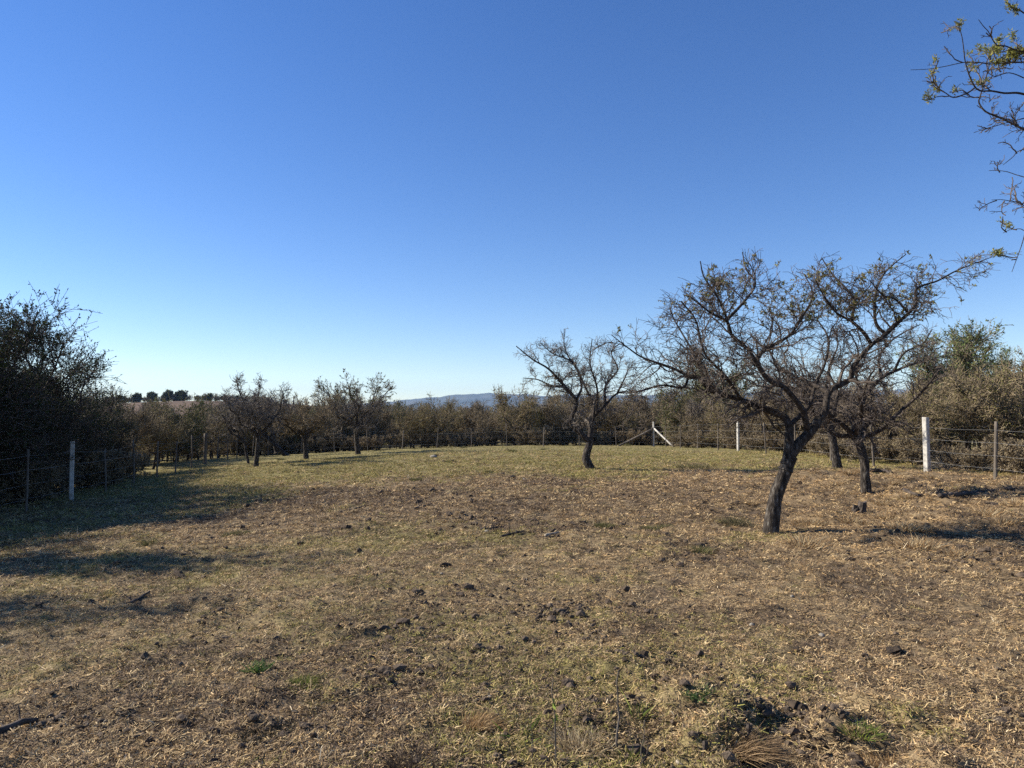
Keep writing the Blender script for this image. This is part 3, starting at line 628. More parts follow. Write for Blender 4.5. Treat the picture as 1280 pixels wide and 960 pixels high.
# single trees one can find above the thicket
GT = proto('grey_green_tree', 151, 5.6, 2.0, 2, 150, 1100, 3400, M_twig_grey, 20000, GREYG, (0.06, 0.12), trunk_h=0.3, rt=0.10, L2=0.28)
PR['grey'] = [GT]; NAMES['grey'] = ('grey_green_tree', 'tree')
p = at(1205, 545, 30.0); plant('grey', 0, p[0], p[1], 0.95, 0.5, label='tall grey-green leafy tree rising behind the white concrete post')
p = at(1290, 500, 34.0); plant('grey', 0, p[0], p[1], 0.85, 2.5, label='grey-green leafy tree far along the right fence')
p = at(893, 500, 52.0); plant('green', 0, p[0], p[1], 1.85, 1.5, label='dark green tree glimpsed through the big thorn tree crown')
p = at(490, 500, 72.0); plant('dark', 1, p[0], p[1], 0.85, 0.5, label='dark green treetop behind the rounded olive thorn tree')
p = at(466, 500, 76.0); plant('dark', 0, p[0], p[1], 0.8, 2.5, label='lower dark treetop beside the dark one behind the olive thorn tree')

# far row of trees on the ploughed rise
PR['pine'] = [proto('far_pine', 161, 6.3, 1.7, 2, 120, 500, 1400, M_twig, 5200, DARKG, (0.25, 0.5), 0.02, 0.10, 0.16), proto('far_pine', 162, 5.4, 2.0, 2, 120, 500, 1400, M_twig, 5200, DARKG, (0.25, 0.5), 0.02, 0.08, 0.16)]
NAMES['pine'] = ('round_pine', 'tree')
for i, (px, s) in enumerate([(q, .9) for q in range(118, 240, 9)] + [(112, .8), (128, .8), (141, 1.0), (153, 1.05), (168, 1.1), (181, 1.05), (187, .9), (196, .95), (204, .9), (211, 1.05), (224, 1.0), (236, 1.05), (246, .55), (254, .6), (262, .5), (270, .6), (279, .6), (288, .5), (300, .5), (312, .45), (330, .5), (350, .45)]):
    Y = 352 + 6 * math.sin(i * 2.1); px += 7 * math.sin(i * 4.7); s *= 0.65 + 0.5 * math.sin(i * 3.3) ** 2; Y += 14 * math.sin(i * 1.7); x = (px - 640) / F * Y
    plant('pine', i, x, Y, s, i * 1.3, label='distant round dark tree in the row on the ploughed rise', group='trees on the ploughed rise')

for i in range(70):
    px = rng.uniform(130, 340); Y = rng.uniform(343, 352); plant('bare', i, (px - 640) / F * Y, Y, rng.uniform(0.7, 1.3), i * 1.1, label='distant grey shrub between the trees on the ploughed rise', group='shrubs on the ploughed rise')
# ------------------------------------------------------------------ fences
def post_box(w, h, rng, slant=0.0):
    """square concrete post with chamfered edges and a slightly uneven top"""
    c = w * 0.14; a = w / 2
    ring = np.array([(-a + c, -a), (a - c, -a), (a, -a + c), (a, a - c), (a - c, a), (-a + c, a), (-a, a - c), (-a, -a + c)])
    zs = [-0.3, 0.0, h * 0.5, h - 0.015, h]; v = []
    for i, z in enumerate(zs):
        k = 0.93 if i == len(zs) - 1 else 1.0
        for x, y in ring: v.append((x * k + slant * max(z, 0), y * k, z + (rng.normal() * 0.003 if i == 4 else 0)))
    n = 8; q = [(i * n + j, i * n + (j + 1) % n, (i + 1) * n + (j + 1) % n, (i + 1) * n + j) for i in range(len(zs) - 1) for j in range(n)]
    return np.array(v), [np.array(q), np.array([[32 + j for j in range(8)]])]
def stake(h, r, rng):
    k = 9; t = np.linspace(0, 1, k); p = np.stack([rng.normal() * 0.04 * t + np.cumsum(rng.normal(size=k)) * 0.004, rng.normal() * 0.04 * t + np.cumsum(rng.normal(size=k)) * 0.004, -0.2 + (h + 0.2) * t], 1)
    return tubes(p[None], (r * (1 - 0.15 * t) * (1 + rng.normal(size=k) * 0.05))[None], 7, rng, True)
rng = np.random.default_rng(41)
def fence(label, posts, braces=()):
    """posts: list of (x, y, kind, height, width)"""
    x0, y0 = posts[0][:2]; base = np.array([x0, y0, float(gz0(x0, y0))]); root = thing('wire_fence', label, 'fence', base)
    tops = []
    for x, y, kind, h, w in posts:
        z = float(gz(x, y)); loc = np.array([x, y, z]) - base
        if kind == 'c':
            v, f = post_box(w, h, rng, rng.normal() * 0.008); o = link('concrete_post', mesh_np('concrete_post', v, f, M_concrete), root, loc, math.radians(33) + rng.normal() * 0.06)
            o['label'] = 'square white concrete post'
        else:
            v, f = stake(h, w / 2, rng); o = link('stake', mesh_np('stake', v, f, M_wood, True), root, loc)
        tops.append((loc, h))
    for hh in (0.28, 0.58, 0.88, 1.18):
        pts = []
        for (a, ha), (b, hb) in zip(tops[:-1], tops[1:]):
            za, zb = min(hh, ha - 0.05), min(hh, hb - 0.05)
            for t in np.linspace(0, 1, 5, endpoint=False):
                p = (a + [0, 0, za]) * (1 - t) + (b + [0, 0, zb]) * t; p[2] -= 0.02 * math.sin(t * math.pi); pts.append(p)
        pts.append(tops[-1][0] + [0, 0, min(hh, tops[-1][1] - 0.05)]); pts = np.array(pts)
        v, f = tubes(pts[None], np.full((1, len(pts)), 0.0017), 4, rng); link('wire', mesh_np('wire', v, f, M_wire), root)
    for a, b, r, m in braces:
        t = np.linspace(0, 1, 5)[:, None]; p = (np.array(a) * (1 - t) + np.array(b) * t) - base
        v, f = tubes(p[None], np.full((1, 5), r), 7, rng, True); link('brace', mesh_np('brace', v, f, m, True), root)
    return root
def solve_right(px):
    k = (px - 640) / F; y = (9.5 + 0.136 * 30) / (k + 0.136); return right_x(y), y
rp = []
for px, kind, h, w in [(832, 's', 1.15, .055), (850, 's', 1.2, .06), (871, 's', 1.2, .06), (897, 's', 1.2, .06), (922, 'c', 1.42, .10), (957, 's', 1.2, .06), (993, 's', 1.25, .06), (1037, 's', 1.25, .075), (1091, 's', 1.3, .075), (1157, 'c', 1.45, .135), (1241, 's', 1.38, .09)]:
    x, y = solve_right(px); rp.append((x, y, kind, h, w))
y = rp[-1][1]
for i in range(5):
    y -= 2.1; rp.append((right_x(y), y, 'c' if i == 3 else 's', 1.42 if i == 3 else 1.3, 0.16 if i == 3 else 0.075))
cx, cy = solve_right(817); cz = float(gz(cx, cy))
rp = [(cx, cy, 'c', 1.42, 0.09)] + rp
e1 = np.array([cx - 2.0, cy + 0.3, float(gz(cx - 2.0, cy + 0.3))]); e2 = np.array([cx + 0.75, cy - 1.7, float(gz(cx + 0.75, cy - 1.7))])
fence('wire fence with white concrete posts and a braced corner post at the right side', rp,
      [((cx, cy, cz + 1.05), e1, 0.055, M_wood), ((cx, cy, cz + 1.05), e2, 0.05, M_concrete)])
bp_ = []
nb = 11
for i in range(nb):
    t = i / nb; x = -14.9 * (1 - t) + (cx) * t; y = 43.6 * (1 - t) + cy * t; bp_.append((x, y, 's', 1.2 + 0.1 * math.sin(i * 3.0), 0.045 if i % 4 else 0.07))
bp_.append((cx - 0.12, cy + 0.02, 's', 1.15, 0.05))
fence('wire fence with thin wooden stakes along the back of the field', bp_)
lp = []
for i in range(15):
    y = 12.9 + 2.14 * i; kind = 'c' if i == 2 else 's'
    lp.append((left_x(y), y, kind, 1.42 if kind == 'c' else 1.22 + 0.1 * math.sin(i * 1.9), 0.10 if kind == 'c' else (0.15 if i == 8 else 0.06)))
fence('wire fence with one concrete post and stakes in the shade of the left evergreens', lp)

# ------------------------------------------------------------------ ground cover (nobody could count it)
rng = np.random.default_rng(51)
def polar(n, r0, r1, pw, half=48):
    u = rng.uniform(size=n); e = pw
    r = (r0 ** e + u * (r1 ** e - r0 ** e)) ** (1 / e) if abs(e) > 1e-6 else r0 * (r1 / r0) ** u
    th = np.radians(rng.uniform(-half, half, n)); return r * np.sin(th), r * np.cos(th), r
def litter():
    n = 150000; x, y, r = polar(n, 2.4, 26, -0.3)
    g, s, o = cover(x, y); keep = rng.uniform(size=n) > 0.40 * s; x, y, r, g, s, o = [q[keep] for q in (x, y, r, g, s, o)]; n = len(x)
    sc = np.clip(r / 7.0, 0.75, 2.6)
    L = rng.gamma(1.9, 0.0095, n) * sc + 0.009; Wd = rng.uniform(0.0024, 0.0066, n) * np.clip(r / 6, 0.8, 2.8)
    yaw = rng.uniform(0, 2 * math.pi, n); tilt = np.abs(rng.normal(size=n)) * 0.42
    d = np.stack([np.cos(yaw) * np.cos(tilt), np.sin(yaw) * np.cos(tilt), np.sin(tilt)], 1); side = np.stack([-np.sin(yaw), np.cos(yaw), rng.normal(size=n) * 0.5], 1); side = nrm(side)
    c = np.stack([x, y, gz(x, y) + 0.002 + rng.uniform(0, 0.018, n) ** 1.0], 1)
    bend = rng.normal(size=n) * 0.16 * L
    mid = c + d * (L / 2)[:, None]; mid[:, 2] += np.abs(bend)
    end = c + d * L[:, None]
    w = (Wd / 2)[:, None]
    v = np.stack([c - side * w, c + side * w, mid + side * w * 1.1, mid - side * w * 1.1, end + side * w * 0.4, end - side * w * 0.4], 1).reshape(-1, 3)
    nr = np.flatnonzero(r < 5.0); b = nr[:, None] * 6; fb = np.flatnonzero(r >= 5.0)[:, None] * 6
    q = np.concatenate([b + np.array([[0, 1, 2, 3]]), b + np.array([[3, 2, 4, 5]]), fb + np.array([[0, 1, 4, 5]])])
    pal = np.array([(0.42, 0.33, 0.20), (0.31, 0.23, 0.14), (0.20, 0.148, 0.098), (0.50, 0.41, 0.27), (0.12, 0.09, 0.067), (0.34, 0.225, 0.12), (0.60, 0.54, 0.42)])
    pr = np.array([.26, .25, .17, .10, .14, .06, .02]); col = pal[rng.choice(7, n, p=pr)]
    col = col * (1 - (0.25 * o)[:, None]) + np.array([0.42, 0.29, 0.15]) * (0.25 * o)[:, None]
    gg = (g * rng.uniform(0.1, 0.8, n))[:, None]; col = col * (1 - gg) + np.array([0.30, 0.265, 0.11]) * gg
    col = col * np.array([1.2, 1.13, 0.98]) * rng.uniform(0.5, 1.2, (n, 1))
    o = link('dry_litter', mesh_np('dry_litter', v, q, M_litter, False, np.repeat(col, 6, 0)))
    tag(o, 'loose dry straw and chopped twigs strewn over the field', 'straw', kind='stuff')
litter()
def litter_mat():
    """matted straw: small clumps of loose pieces set on the ground by geometry nodes"""
    pals = {'straw': [(0.40, 0.31, 0.18), (0.30, 0.225, 0.13), (0.48, 0.38, 0.24), (0.17, 0.125, 0.08)], 'brown': [(0.24, 0.172, 0.105), (0.16, 0.115, 0.076), (0.10, 0.074, 0.052), (0.34, 0.25, 0.15)],
            'soil': [(0.10, 0.074, 0.054), (0.065, 0.048, 0.036), (0.15, 0.11, 0.078), (0.26, 0.19, 0.12)], 'green': [(0.24, 0.21, 0.08), (0.17, 0.165, 0.05), (0.32, 0.26, 0.125), (0.16, 0.12, 0.07)], 'orange': [(0.40, 0.28, 0.145), (0.31, 0.21, 0.11), (0.46, 0.35, 0.21), (0.17, 0.12, 0.075)]}
    src = bpy.data.collections.new('litter_clumps'); names = []
    for pk in sorted(pals):
        for var in range(3):
            m = 15; a = rng.uniform(0, 6.283, m); rr = 0.06 * np.sqrt(rng.uniform(size=m)); yaw = rng.uniform(0, 6.283, m); tl = rng.normal(size=m) * 0.38 + (0.35 if pk == 'green' else 0.05)
            D = np.stack([np.cos(yaw) * np.cos(tl), np.sin(yaw) * np.cos(tl), np.sin(tl)], 1); L = rng.uniform(0.016, 0.055, m); Wd = rng.uniform(0.003, 0.0075, m)
            S = np.c_[rr * np.cos(a), rr * np.sin(a), rng.uniform(0.0, 0.014, m)] - D * (L / 2)[:, None]; sd = nrm(np.c_[-np.sin(yaw), np.cos(yaw), rng.normal(size=m) * 0.6]) * (Wd / 2)[:, None]
            v = np.stack([S - sd, S + sd, S + D * L[:, None] + sd * .5, S + D * L[:, None] - sd * .5], 1).reshape(-1, 3)
            c = np.array(pals[pk])[rng.choice(4, m, p=[.36, .3, .18, .16])] * np.array([1.42, 1.36, 1.22]) * rng.uniform(.6, 1.2, (m, 1))
            o = bpy.data.objects.new('litter_clump_%s_%d' % (pk, var), mesh_np('litter_clump', v, np.arange(m * 4).reshape(m, 4), M_litter, False, np.repeat(c, 4, 0))); src.objects.link(o)
    order = sorted(pals)
    n = 90000; x, y, r = polar(n, 2.3, 31, 0.15, 46); g, sl, o = cover(x, y); u = rng.uniform(size=n)
    k = np.where(u < 0.75 * g, order.index('green'), np.where(rng.uniform(size=n) < 0.12 + 0.5 * sl, order.index('soil'), np.where(rng.uniform(size=n) < 0.42, order.index('brown'), np.where(rng.uniform(size=n) < 0.15 + 0.75 * o, order.index('orange'), order.index('straw')))))
    idx = (k * 3 + rng.integers(0, 3, n)).astype(np.int32)
    me = bpy.data.meshes.new('straw_mat'); me.vertices.add(n); me.vertices.foreach_set('co', np.stack([x, y, gz(x, y) + 0.002], 1).astype(np.float32).ravel())
    A = me.attributes.new('pick', 'INT', 'POINT'); A.data.foreach_set('value', idx)
    A = me.attributes.new('size', 'FLOAT', 'POINT'); A.data.foreach_set('value', (np.clip(r / 9.0, 0.75, 1.75) * rng.uniform(0.7, 1.3, n)).astype(np.float32))
    A = me.attributes.new('turn', 'FLOAT_VECTOR', 'POINT'); A.data.foreach_set('vector', np.stack([rng.normal(size=n) * .12, rng.normal(size=n) * .12, rng.uniform(0, 6.283, n)], 1).astype(np.float32).ravel())
    me.materials.append(M_litter)
    ob = link('straw_mat', me); tag(ob, 'matted short dry straw lying all over the field', 'straw', kind='stuff')
    ng = bpy.data.node_groups.new('straw_mat', 'GeometryNodeTree'); ng.interface.new_socket('Geometry', in_out='INPUT', socket_type='NodeSocketGeometry'); ng.interface.new_socket('Geometry', in_out='OUTPUT', socket_type='NodeSocketGeometry')
    N, K = ng.nodes, ng.links; gi = N.new('NodeGroupInput'); go = N.new('NodeGroupOutput'); ci = N.new('GeometryNodeCollectionInfo'); ci.inputs['Collection'].default_value = src; ci.inputs['Separate Children'].default_value = True; ci.inputs['Reset Children'].default_value = True
    ip = N.new('GeometryNodeInstanceOnPoints'); ip.inputs['Pick Instance'].default_value = True
    def attr(nm, ty):
        q = N.new('GeometryNodeInputNamedAttribute'); q.data_type = ty; q.inputs['Name'].default_value = nm; return next(z for z in q.outputs if z.enabled and z.name == 'Attribute')
    e2r = N.new('FunctionNodeEulerToRotation')
    K.new(gi.outputs[0], ip.inputs['Points']); K.new(ci.outputs[0], ip.inputs['Instance']); K.new(attr('pick', 'INT'), ip.inputs['Instance Index']); K.new(attr('size', 'FLOAT'), ip.inputs['Scale'])
    K.new(attr('turn', 'FLOAT_VECTOR'), e2r.inputs[0]); K.new(e2r.outputs[0], ip.inputs['Rotation']); K.new(ip.outputs[0], go.inputs[0])
    md = ob.modifiers.new('straw_mat', 'NODES'); md.node_group = ng
litter_mat()
def grass():
    n = 260000; x, y, r = polar(n, 2.6, 43, 0.45)
    g, s, o = cover(x, y); keep = rng.uniform(size=n) < np.clip(g * 1.1 - 0.12, 0.015, 1); x, y, r, g = [q[keep] for q in (x, y, r, g)]; n = len(x)
    inside = (x > left_x(y) - 0.5) & (x < right_x(y) + 1.0); x, y, r, g = [q[inside] for q in (x, y, r, g)]; n = len(x)
    L = rng.uniform(0.018, 0.055, n) * np.clip(r / 9, 0.8, 1.35); Wd = rng.uniform(0.004, 0.008, n) * np.clip(r / 6, 0.8, 3.0)
    D = nrm(np.stack([rng.normal(size=n) * 0.8, rng.normal(size=n) * 0.8, rng.uniform(0.35, 1.0, n)], 1))
    S = np.stack([x, y, gz(x, y) - 0.004], 1); v, q = blades(S, D, L, Wd, rng)
    pal = np.array([(0.235, 0.205, 0.075), (0.17, 0.16, 0.05), (0.31, 0.255, 0.12), (0.11, 0.13, 0.04)]); col = pal[rng.choice(4, n, p=[.4, .25, .25, .1])] * rng.uniform(.75, 1.2, (n, 1))
    o = link('short_grass', mesh_np('short_grass', v, q, M_litter, False, np.repeat(col, 4, 0))); tag(o, 'short yellow-green grass growing over the field', 'grass', kind='stuff')
grass()
# irregular lumps
def icosphere():
    t = (1 + 5 ** .5) / 2
    v = np.array([(-1, t, 0), (1, t, 0), (-1, -t, 0), (1, -t, 0), (0, -1, t), (0, 1, t), (0, -1, -t), (0, 1, -t), (t, 0, -1), (t, 0, 1), (-t, 0, -1), (-t, 0, 1)], float); v /= np.linalg.norm(v[0])
    f = np.array([(0, 11, 5), (0, 5, 1), (0, 1, 7), (0, 7, 10), (0, 10, 11), (1, 5, 9), (5, 11, 4), (11, 10, 2), (10, 7, 6), (7, 1, 8), (3, 9, 4), (3, 4, 2), (3, 2, 6), (3, 6, 8), (3, 8, 9), (4, 9, 5), (2, 4, 11), (6, 2, 10), (8, 6, 7), (9, 8, 1)])
    return v, f
IV, IF = icosphere()
def subdiv(v, f):
    v = list(map(tuple, v)); cache = {}; out = []
    def mid(a, b):
        k = (min(a, b), max(a, b))
        if k not in cache:
            m = np.array(v[a]) + np.array(v[b]); v.append(tuple(m / np.linalg.norm(m))); cache[k] = len(v) - 1
        return cache[k]
    for a, b, c in f:
        ab, bc, ca = mid(a, b), mid(b, c), mid(c, a); out += [(a, ab, ca), (b, bc, ab), (c, ca, bc), (ab, bc, ca)]
    return np.array(v), np.array(out)
IV2, IF2 = subdiv(IV, IF)
IV3, IF3 = subdiv(IV2, IF2)
def crumbs():
    n = 8500; x, y, r = polar(n, 2.3, 26, -0.2)
    g, s, o = cover(x, y); k = rng.uniform(size=n) < 0.10 + 0.85 * sstep(0.52, 0.66, fbm(x * 0.8, y * 0.8, 131, 3)); x, y, r = x[k], y[k], r[k]; n = len(x)
    for px, py, sx, sy, m in [(560, 745, 70, 16, 100), (520, 790, 60, 20, 90), (725, 757, 45, 9, 90), (690, 770, 40, 12, 90), (750, 790, 30, 14, 60), (480, 840, 50, 20, 90), (800, 826, 50, 8, 50), (950, 900, 90, 25, 170),
                              (1010, 930, 60, 22, 130), (110, 905, 80, 20, 110), (340, 915, 50, 20, 80), (600, 650, 50, 6, 60), (850, 690, 60, 20, 70), (1130, 670, 60, 16, 120), (1200, 700, 60, 12, 90), (1180, 620, 80, 10, 150), (500, 620, 120, 12, 110), (260, 790, 80, 30, 70), (1250, 890, 30, 25, 60), (760, 890, 40, 16, 60)]:
        a = np.array([on_ground(px + dx, py + dy, True)[:2] for dx, dy in ((0, 0), (40, 0), (0, 12))]); ex, ey = (a[1] - a[0]) / 40 * sx, (a[2] - a[0]) / 12 * sy
        q = a[0] + rng.normal(size=(m, 1)) * 0.6 * ex + rng.normal(size=(m, 1)) * 0.6 * ey
        x = np.r_[x, q[:, 0]]; y = np.r_[y, q[:, 1]]
    r = np.hypot(x, y); n = len(x)
    sz = (0.006 + rng.gamma(1.3, 0.0050, n)) * np.clip(r / 7, 0.9, 1.8)
    sh = IV[None] * (1 + rng.normal(size=(n, 12, 1)) * 0.25) * sz[:, None, None] * np.stack([rng.uniform(.8, 1.5, n), rng.uniform(.7, 1.2, n), rng.uniform(.5, .95, n)], 1)[:, None]
    c = np.stack([x, y, gz(x, y) + sz * 0.3 + 0.008], 1); v = (sh + c[:, None]).reshape(-1, 3); f = (IF[None] + (np.arange(n) * 12)[:, None, None]).reshape(-1, 3)
    o = link('soil_crumbs', mesh_np('soil_crumbs', v, f, M_clod)); tag(o, 'small dark crumbs of soil scattered over the field', 'soil', kind='stuff')
crumbs()

# ------------------------------------------------------------------ single clods, tufts, sticks, stumps
rng = np.random.default_rng(61)
CL = []
for i in range(8):
    n1 = rng.normal(size=(len(IV2), 1)) * 0.17; lump = 0.35 * np.sin(IV2 @ rng.normal(size=(3, 3)) * 2.2 + rng.uniform(0, 6, 3)).mean(1, keepdims=True)
    sh = IV2 * (1 + n1 + lump) * np.array([rng.uniform(1.0, 1.6), rng.uniform(.7, 1.0), rng.uniform(.5, .9)]); CL.append(mesh_np('soil_clod', sh, IF2, M_clod))
def clod(px, py, w, lab, group):
    B = on_ground(px, py); s = r_px(w, B[1]); o = link('soil_clod', CL[int(rng.integers(0, 8))], None, B + [0, 0, s * 0.1 + 0.008], rng.uniform(0, 6.28), s); tag(o, lab, 'clod', group)
named = [(1117, 816, 16, 'largest black clod lying alone on the tan straw'), (224, 722, 17, 'big dark clod on the grass near the left shadow edge'), (1076, 636, 14, None), (557, 708, 10, 'single black clod in the middle of the bare field')]
for px, py, w, lab in named:
    if lab: clod(px, py, w, lab, None)
spots = [(375, 680, 12), (545, 570, 8), (634, 562, 8), (560, 597, 9), (575, 598, 8), (640, 597, 12), (652, 599, 9), (390, 630, 8), (440, 640, 7), (530, 632, 8), (545, 640, 7), (612, 662, 10), (622, 668, 9), (668, 664, 8),
         (505, 735, 9), (520, 770, 9), (553, 765, 8), (417, 735, 8), (470, 720, 8), (680, 760, 9), (690, 768, 10), (668, 768, 8), (730, 758, 9), (712, 752, 9), (740, 790, 9), (752, 795, 7), (780, 826, 12), (800, 824, 12), (834, 828, 11), (770, 690, 8), (748, 655, 9),
         (870, 742, 8), (925, 745, 8), (850, 740, 9), (997, 814, 12), (1145, 803, 10), (1152, 835, 8), (1105, 858, 8), (1153, 862, 9), (1182, 797, 7), (1222, 825, 8), (1236, 737, 9), (1060, 690, 9), (1105, 692, 8), (1066, 700, 10), (1097, 710, 8), (1212, 696, 10), (1200, 690, 8), (1245, 700, 9),
         (492, 862, 12), (465, 840, 10), (455, 830, 10), (590, 816, 9), (510, 822, 9), (445, 815, 9), (495, 805, 9), (458, 892, 12), (418, 888, 11), (434, 866, 10), (350, 822, 10), (404, 820, 9), (598, 812, 9), (587, 828, 8), (340, 905, 16), (325, 925, 13),
         (102, 912, 14), (150, 916, 13), (165, 905, 9), (183, 912, 9), (118, 890, 9), (125, 875, 10), (172, 820, 8), (203, 819, 9), (255, 780, 9), (272, 784, 8), (200, 777, 7), (268, 855, 10), (280, 880, 9), (235, 910, 8), (65, 868, 10), (752, 905, 14), (745, 885, 12), (865, 888, 14), (890, 880, 12),
         (985, 905, 15), (960, 915, 14), (1000, 925, 16), (1030, 935, 15), (1060, 925, 12), (970, 945, 16), (935, 925, 10), (1010, 950, 15), (1080, 910, 11), (1250, 900, 12), (1265, 915, 12), (1258, 880, 9), (860, 870, 9), (715, 935, 13), (760, 940, 13), (905, 900, 12)]
for i, (px, py, w) in enumerate(spots):
    front = py > 800
    clod(px, py, w * rng.uniform(0.42, 0.78), 'dark clod of dry soil lying in the straw of the near field' if front else 'dark clod of dry soil lying on the bare middle of the field', 'clods in the near field' if front else 'clods in the middle field')

def tuft_mesh(n, h, spread, cols, width=0.006, lean=(0, 0), up=0.8, name='grass_tuft'):
    a = Acc(); S = np.c_[np.clip(rng.normal(size=(n, 2)), -1.5, 1.5) * spread * 0.5, np.full(n, -0.01)]
    D = nrm(np.c_[S[:, :2] / max(spread, 1e-3) * 0.9 + rng.normal(size=(n, 2)) * 0.25 + np.array(lean), np.full(n, up)])
    Ln = rng.uniform(0.5, 1.0, n) * h; k = 4; t = np.linspace(0, 1, k)
    P = S[:, None] + D[:, None] * (Ln[:, None] * t[None])[..., None]
    P[..., :2] += (rng.normal(size=(n, 1, 2)) * 0.25 + np.array(lean)) * (Ln[:, None] * t[None] ** 2)[..., None]; P[..., 2] -= 0.18 * Ln[:, None] * t[None] ** 2
    w = (width * rng.uniform(0.6, 1.2, n))[:, None] * (1 - t[None] * 0.9) / 2
    side = nrm(np.cross(D, rng.normal(size=(n, 3))))[:, None]
    v = np.stack([P - side * w[..., None], P + side * w[..., None]], 2).reshape(-1, 3)
    b = (np.arange(n) * 2 * k)[:, None] + (np.arange(k - 1) * 2)[None]; q = np.stack([b, b + 1, b + 3, b + 2], -1).reshape(-1, 4)
    c = np.asarray(cols)[rng.integers(0, len(cols), n)] * rng.uniform(0.7, 1.25, (n, 1))
    return mesh_np(name, v, q, M_leaf, False, np.repeat(c, 2 * k, 0))
def place(name, me, px, py, lab, cat, group=None, dz=0.0, rz=0.0, s=1.0):
    B = on_ground(px, py); return tag(link(name, me, None, B + [0, 0, dz], rz, s), lab, cat, group)
FRESH = [(0.15, 0.20, 0.035), (0.20, 0.235, 0.05), (0.12, 0.16, 0.035), (0.24, 0.20, 0.09)]; ORNG = [(0.36, 0.23, 0.11), (0.30, 0.18, 0.085), (0.42, 0.30, 0.16)]; PALE = [(0.5, 0.42, 0.27), (0.42, 0.33, 0.2), (0.30, 0.22, 0.13)]
place('grass_tuft', tuft_mesh(500, 0.09, 0.075, FRESH, 0.005), 378, 857, 'brightest green grass tuft on the left of the near field', 'grass tuft')
place('grass_tuft', tuft_mesh(200, 0.07, 0.08, [(0.08, 0.15, 0.04), (0.1, 0.18, 0.05)]), 322, 835, 'small dull green tuft next to the brightest green tuft', 'grass tuft')
place('leafy_plant', tuft_mesh(30, 0.13, 0.05, FRESH, 0.010), 800, 893, 'upright bright green plant between two clods near the stems', 'plant')
place('leafy_plant', tuft_mesh(22, 0.15, 0.08, FRESH, 0.013), 648, 922, 'broad-leaved bright green plant beside the orange dry tussock', 'plant')
place('leafy_plant', tuft_mesh(20, 0.13, 0.06, [(0.16, 0.17, 0.05)], 0.01), 790, 950, 'small yellowish plant at the foot of the tall dry stem', 'plant')
place('grass_tuft', tuft_mesh(200, 0.07, 0.10, [(0.10, 0.17, 0.06), (0.13, 0.2, 0.07)]), 876, 868, 'faint green tuft above the brown log end', 'grass tuft')
place('grass_tuft', tuft_mesh(220, 0.08, 0.09, FRESH, 0.005), 1075, 915, 'green tuft on the right beside the lumpy soil', 'grass tuft')
place('dry_tussock', tuft_mesh(420, 0.11, 0.08, ORNG, 0.005, (0.35, 0.1)), 598, 908, 'slanting orange dry grass tussock with dark shade beside it', 'tussock')
place('dry_tussock', tuft_mesh(420, 0.11, 0.10, ORNG, 0.005), 1112, 962, 'upright orange dry grass tussock at the front right', 'tussock')
place('dry_tussock', tuft_mesh(900, 0.11, 0.15, PALE, 0.006), 728, 932, 'pale mown grass tussock throwing a black shadow', 'tussock')
place('dry_tussock', tuft_mesh(700, 0.14, 0.10, [(0.33, 0.23, 0.13), (0.24, 0.16, 0.09)], 0.005, (0.3, -0.2)), 930, 938, 'matted brown tussock lying among the lumpy soil', 'tussock')
place('dry_tussock', tuft_mesh(350, 0.12, 0.10, [(0.06, 0.045, 0.035), (0.10, 0.075, 0.055)], 0.006), 512, 958, 'dark burnt looking grass stump at the front edge', 'tussock')
place('dry_tussock', tuft_mesh(500, 0.06, 0.12, [(0.10, 0.085, 0.05), (0.07, 0.06, 0.04)], 0.006), 335, 915, 'low dark withered tussock left of the bright green tuft', 'tussock')
place('dry_tussock', tuft_mesh(420, 0.22, 0.20, [(0.10, 0.095, 0.05), (0.14, 0.12, 0.07)], 0.007), 918, 656, 'olive brown bush-like tussock at the left of the leaning trunk', 'tussock')
place('dry_tussock', tuft_mesh(500, 0.28, 0.5, [(0.11, 0.10, 0.05), (0.16, 0.14, 0.07)], 0.012), 868, 586, 'broad low brush heap in the shade of the lone mid field tree', 'tussock')
TS = [tuft_mesh(300, 0.14, 0.13, PALE + ORNG, 0.007, name='dry_tussock') for _ in range(4)]
for px, py, s in [(1003, 657, .9), (1020, 655, .9), (1130, 662, 1.3), (1147, 663, 1.1), (1107, 648, 1.0), (1148, 684, 1.3), (1006, 682, 1.1), (1060, 652, .9), (1075, 655, .9), (1225, 645, 1.2), (1240, 642, 1.1), (1200, 695, 1.0), (1255, 655, 1.0), (1062, 592, 1.2), (1075, 590, 1.1), (1047, 606, 1.0), (1058, 618, .9),
                  (1100, 630, .8), (1270, 632, 1.1), (1000, 712, .8), (1135, 622, .9), (1205, 612, 1.1), (1275, 600, 1.2), (1165, 598, 1.0), (940, 630, .8), (925, 622, .7), (1115, 605, 1.0), (1245, 616, 1.0)]:
    place('dry_tussock', TS[int(rng.integers(0, 4))], px, py, 'straw coloured mown tussock in the torn ground by the thorn trunks', 'tussock', 'tussocks in the torn ground', rz=rng.uniform(0, 6), s=s * 1.25 * rng.uniform(.85, 1.15))
TG = [tuft_mesh(320, 0.11, 0.13, [(0.12, 0.12, 0.05), (0.17, 0.15, 0.07)], 0.008) for _ in range(3)]
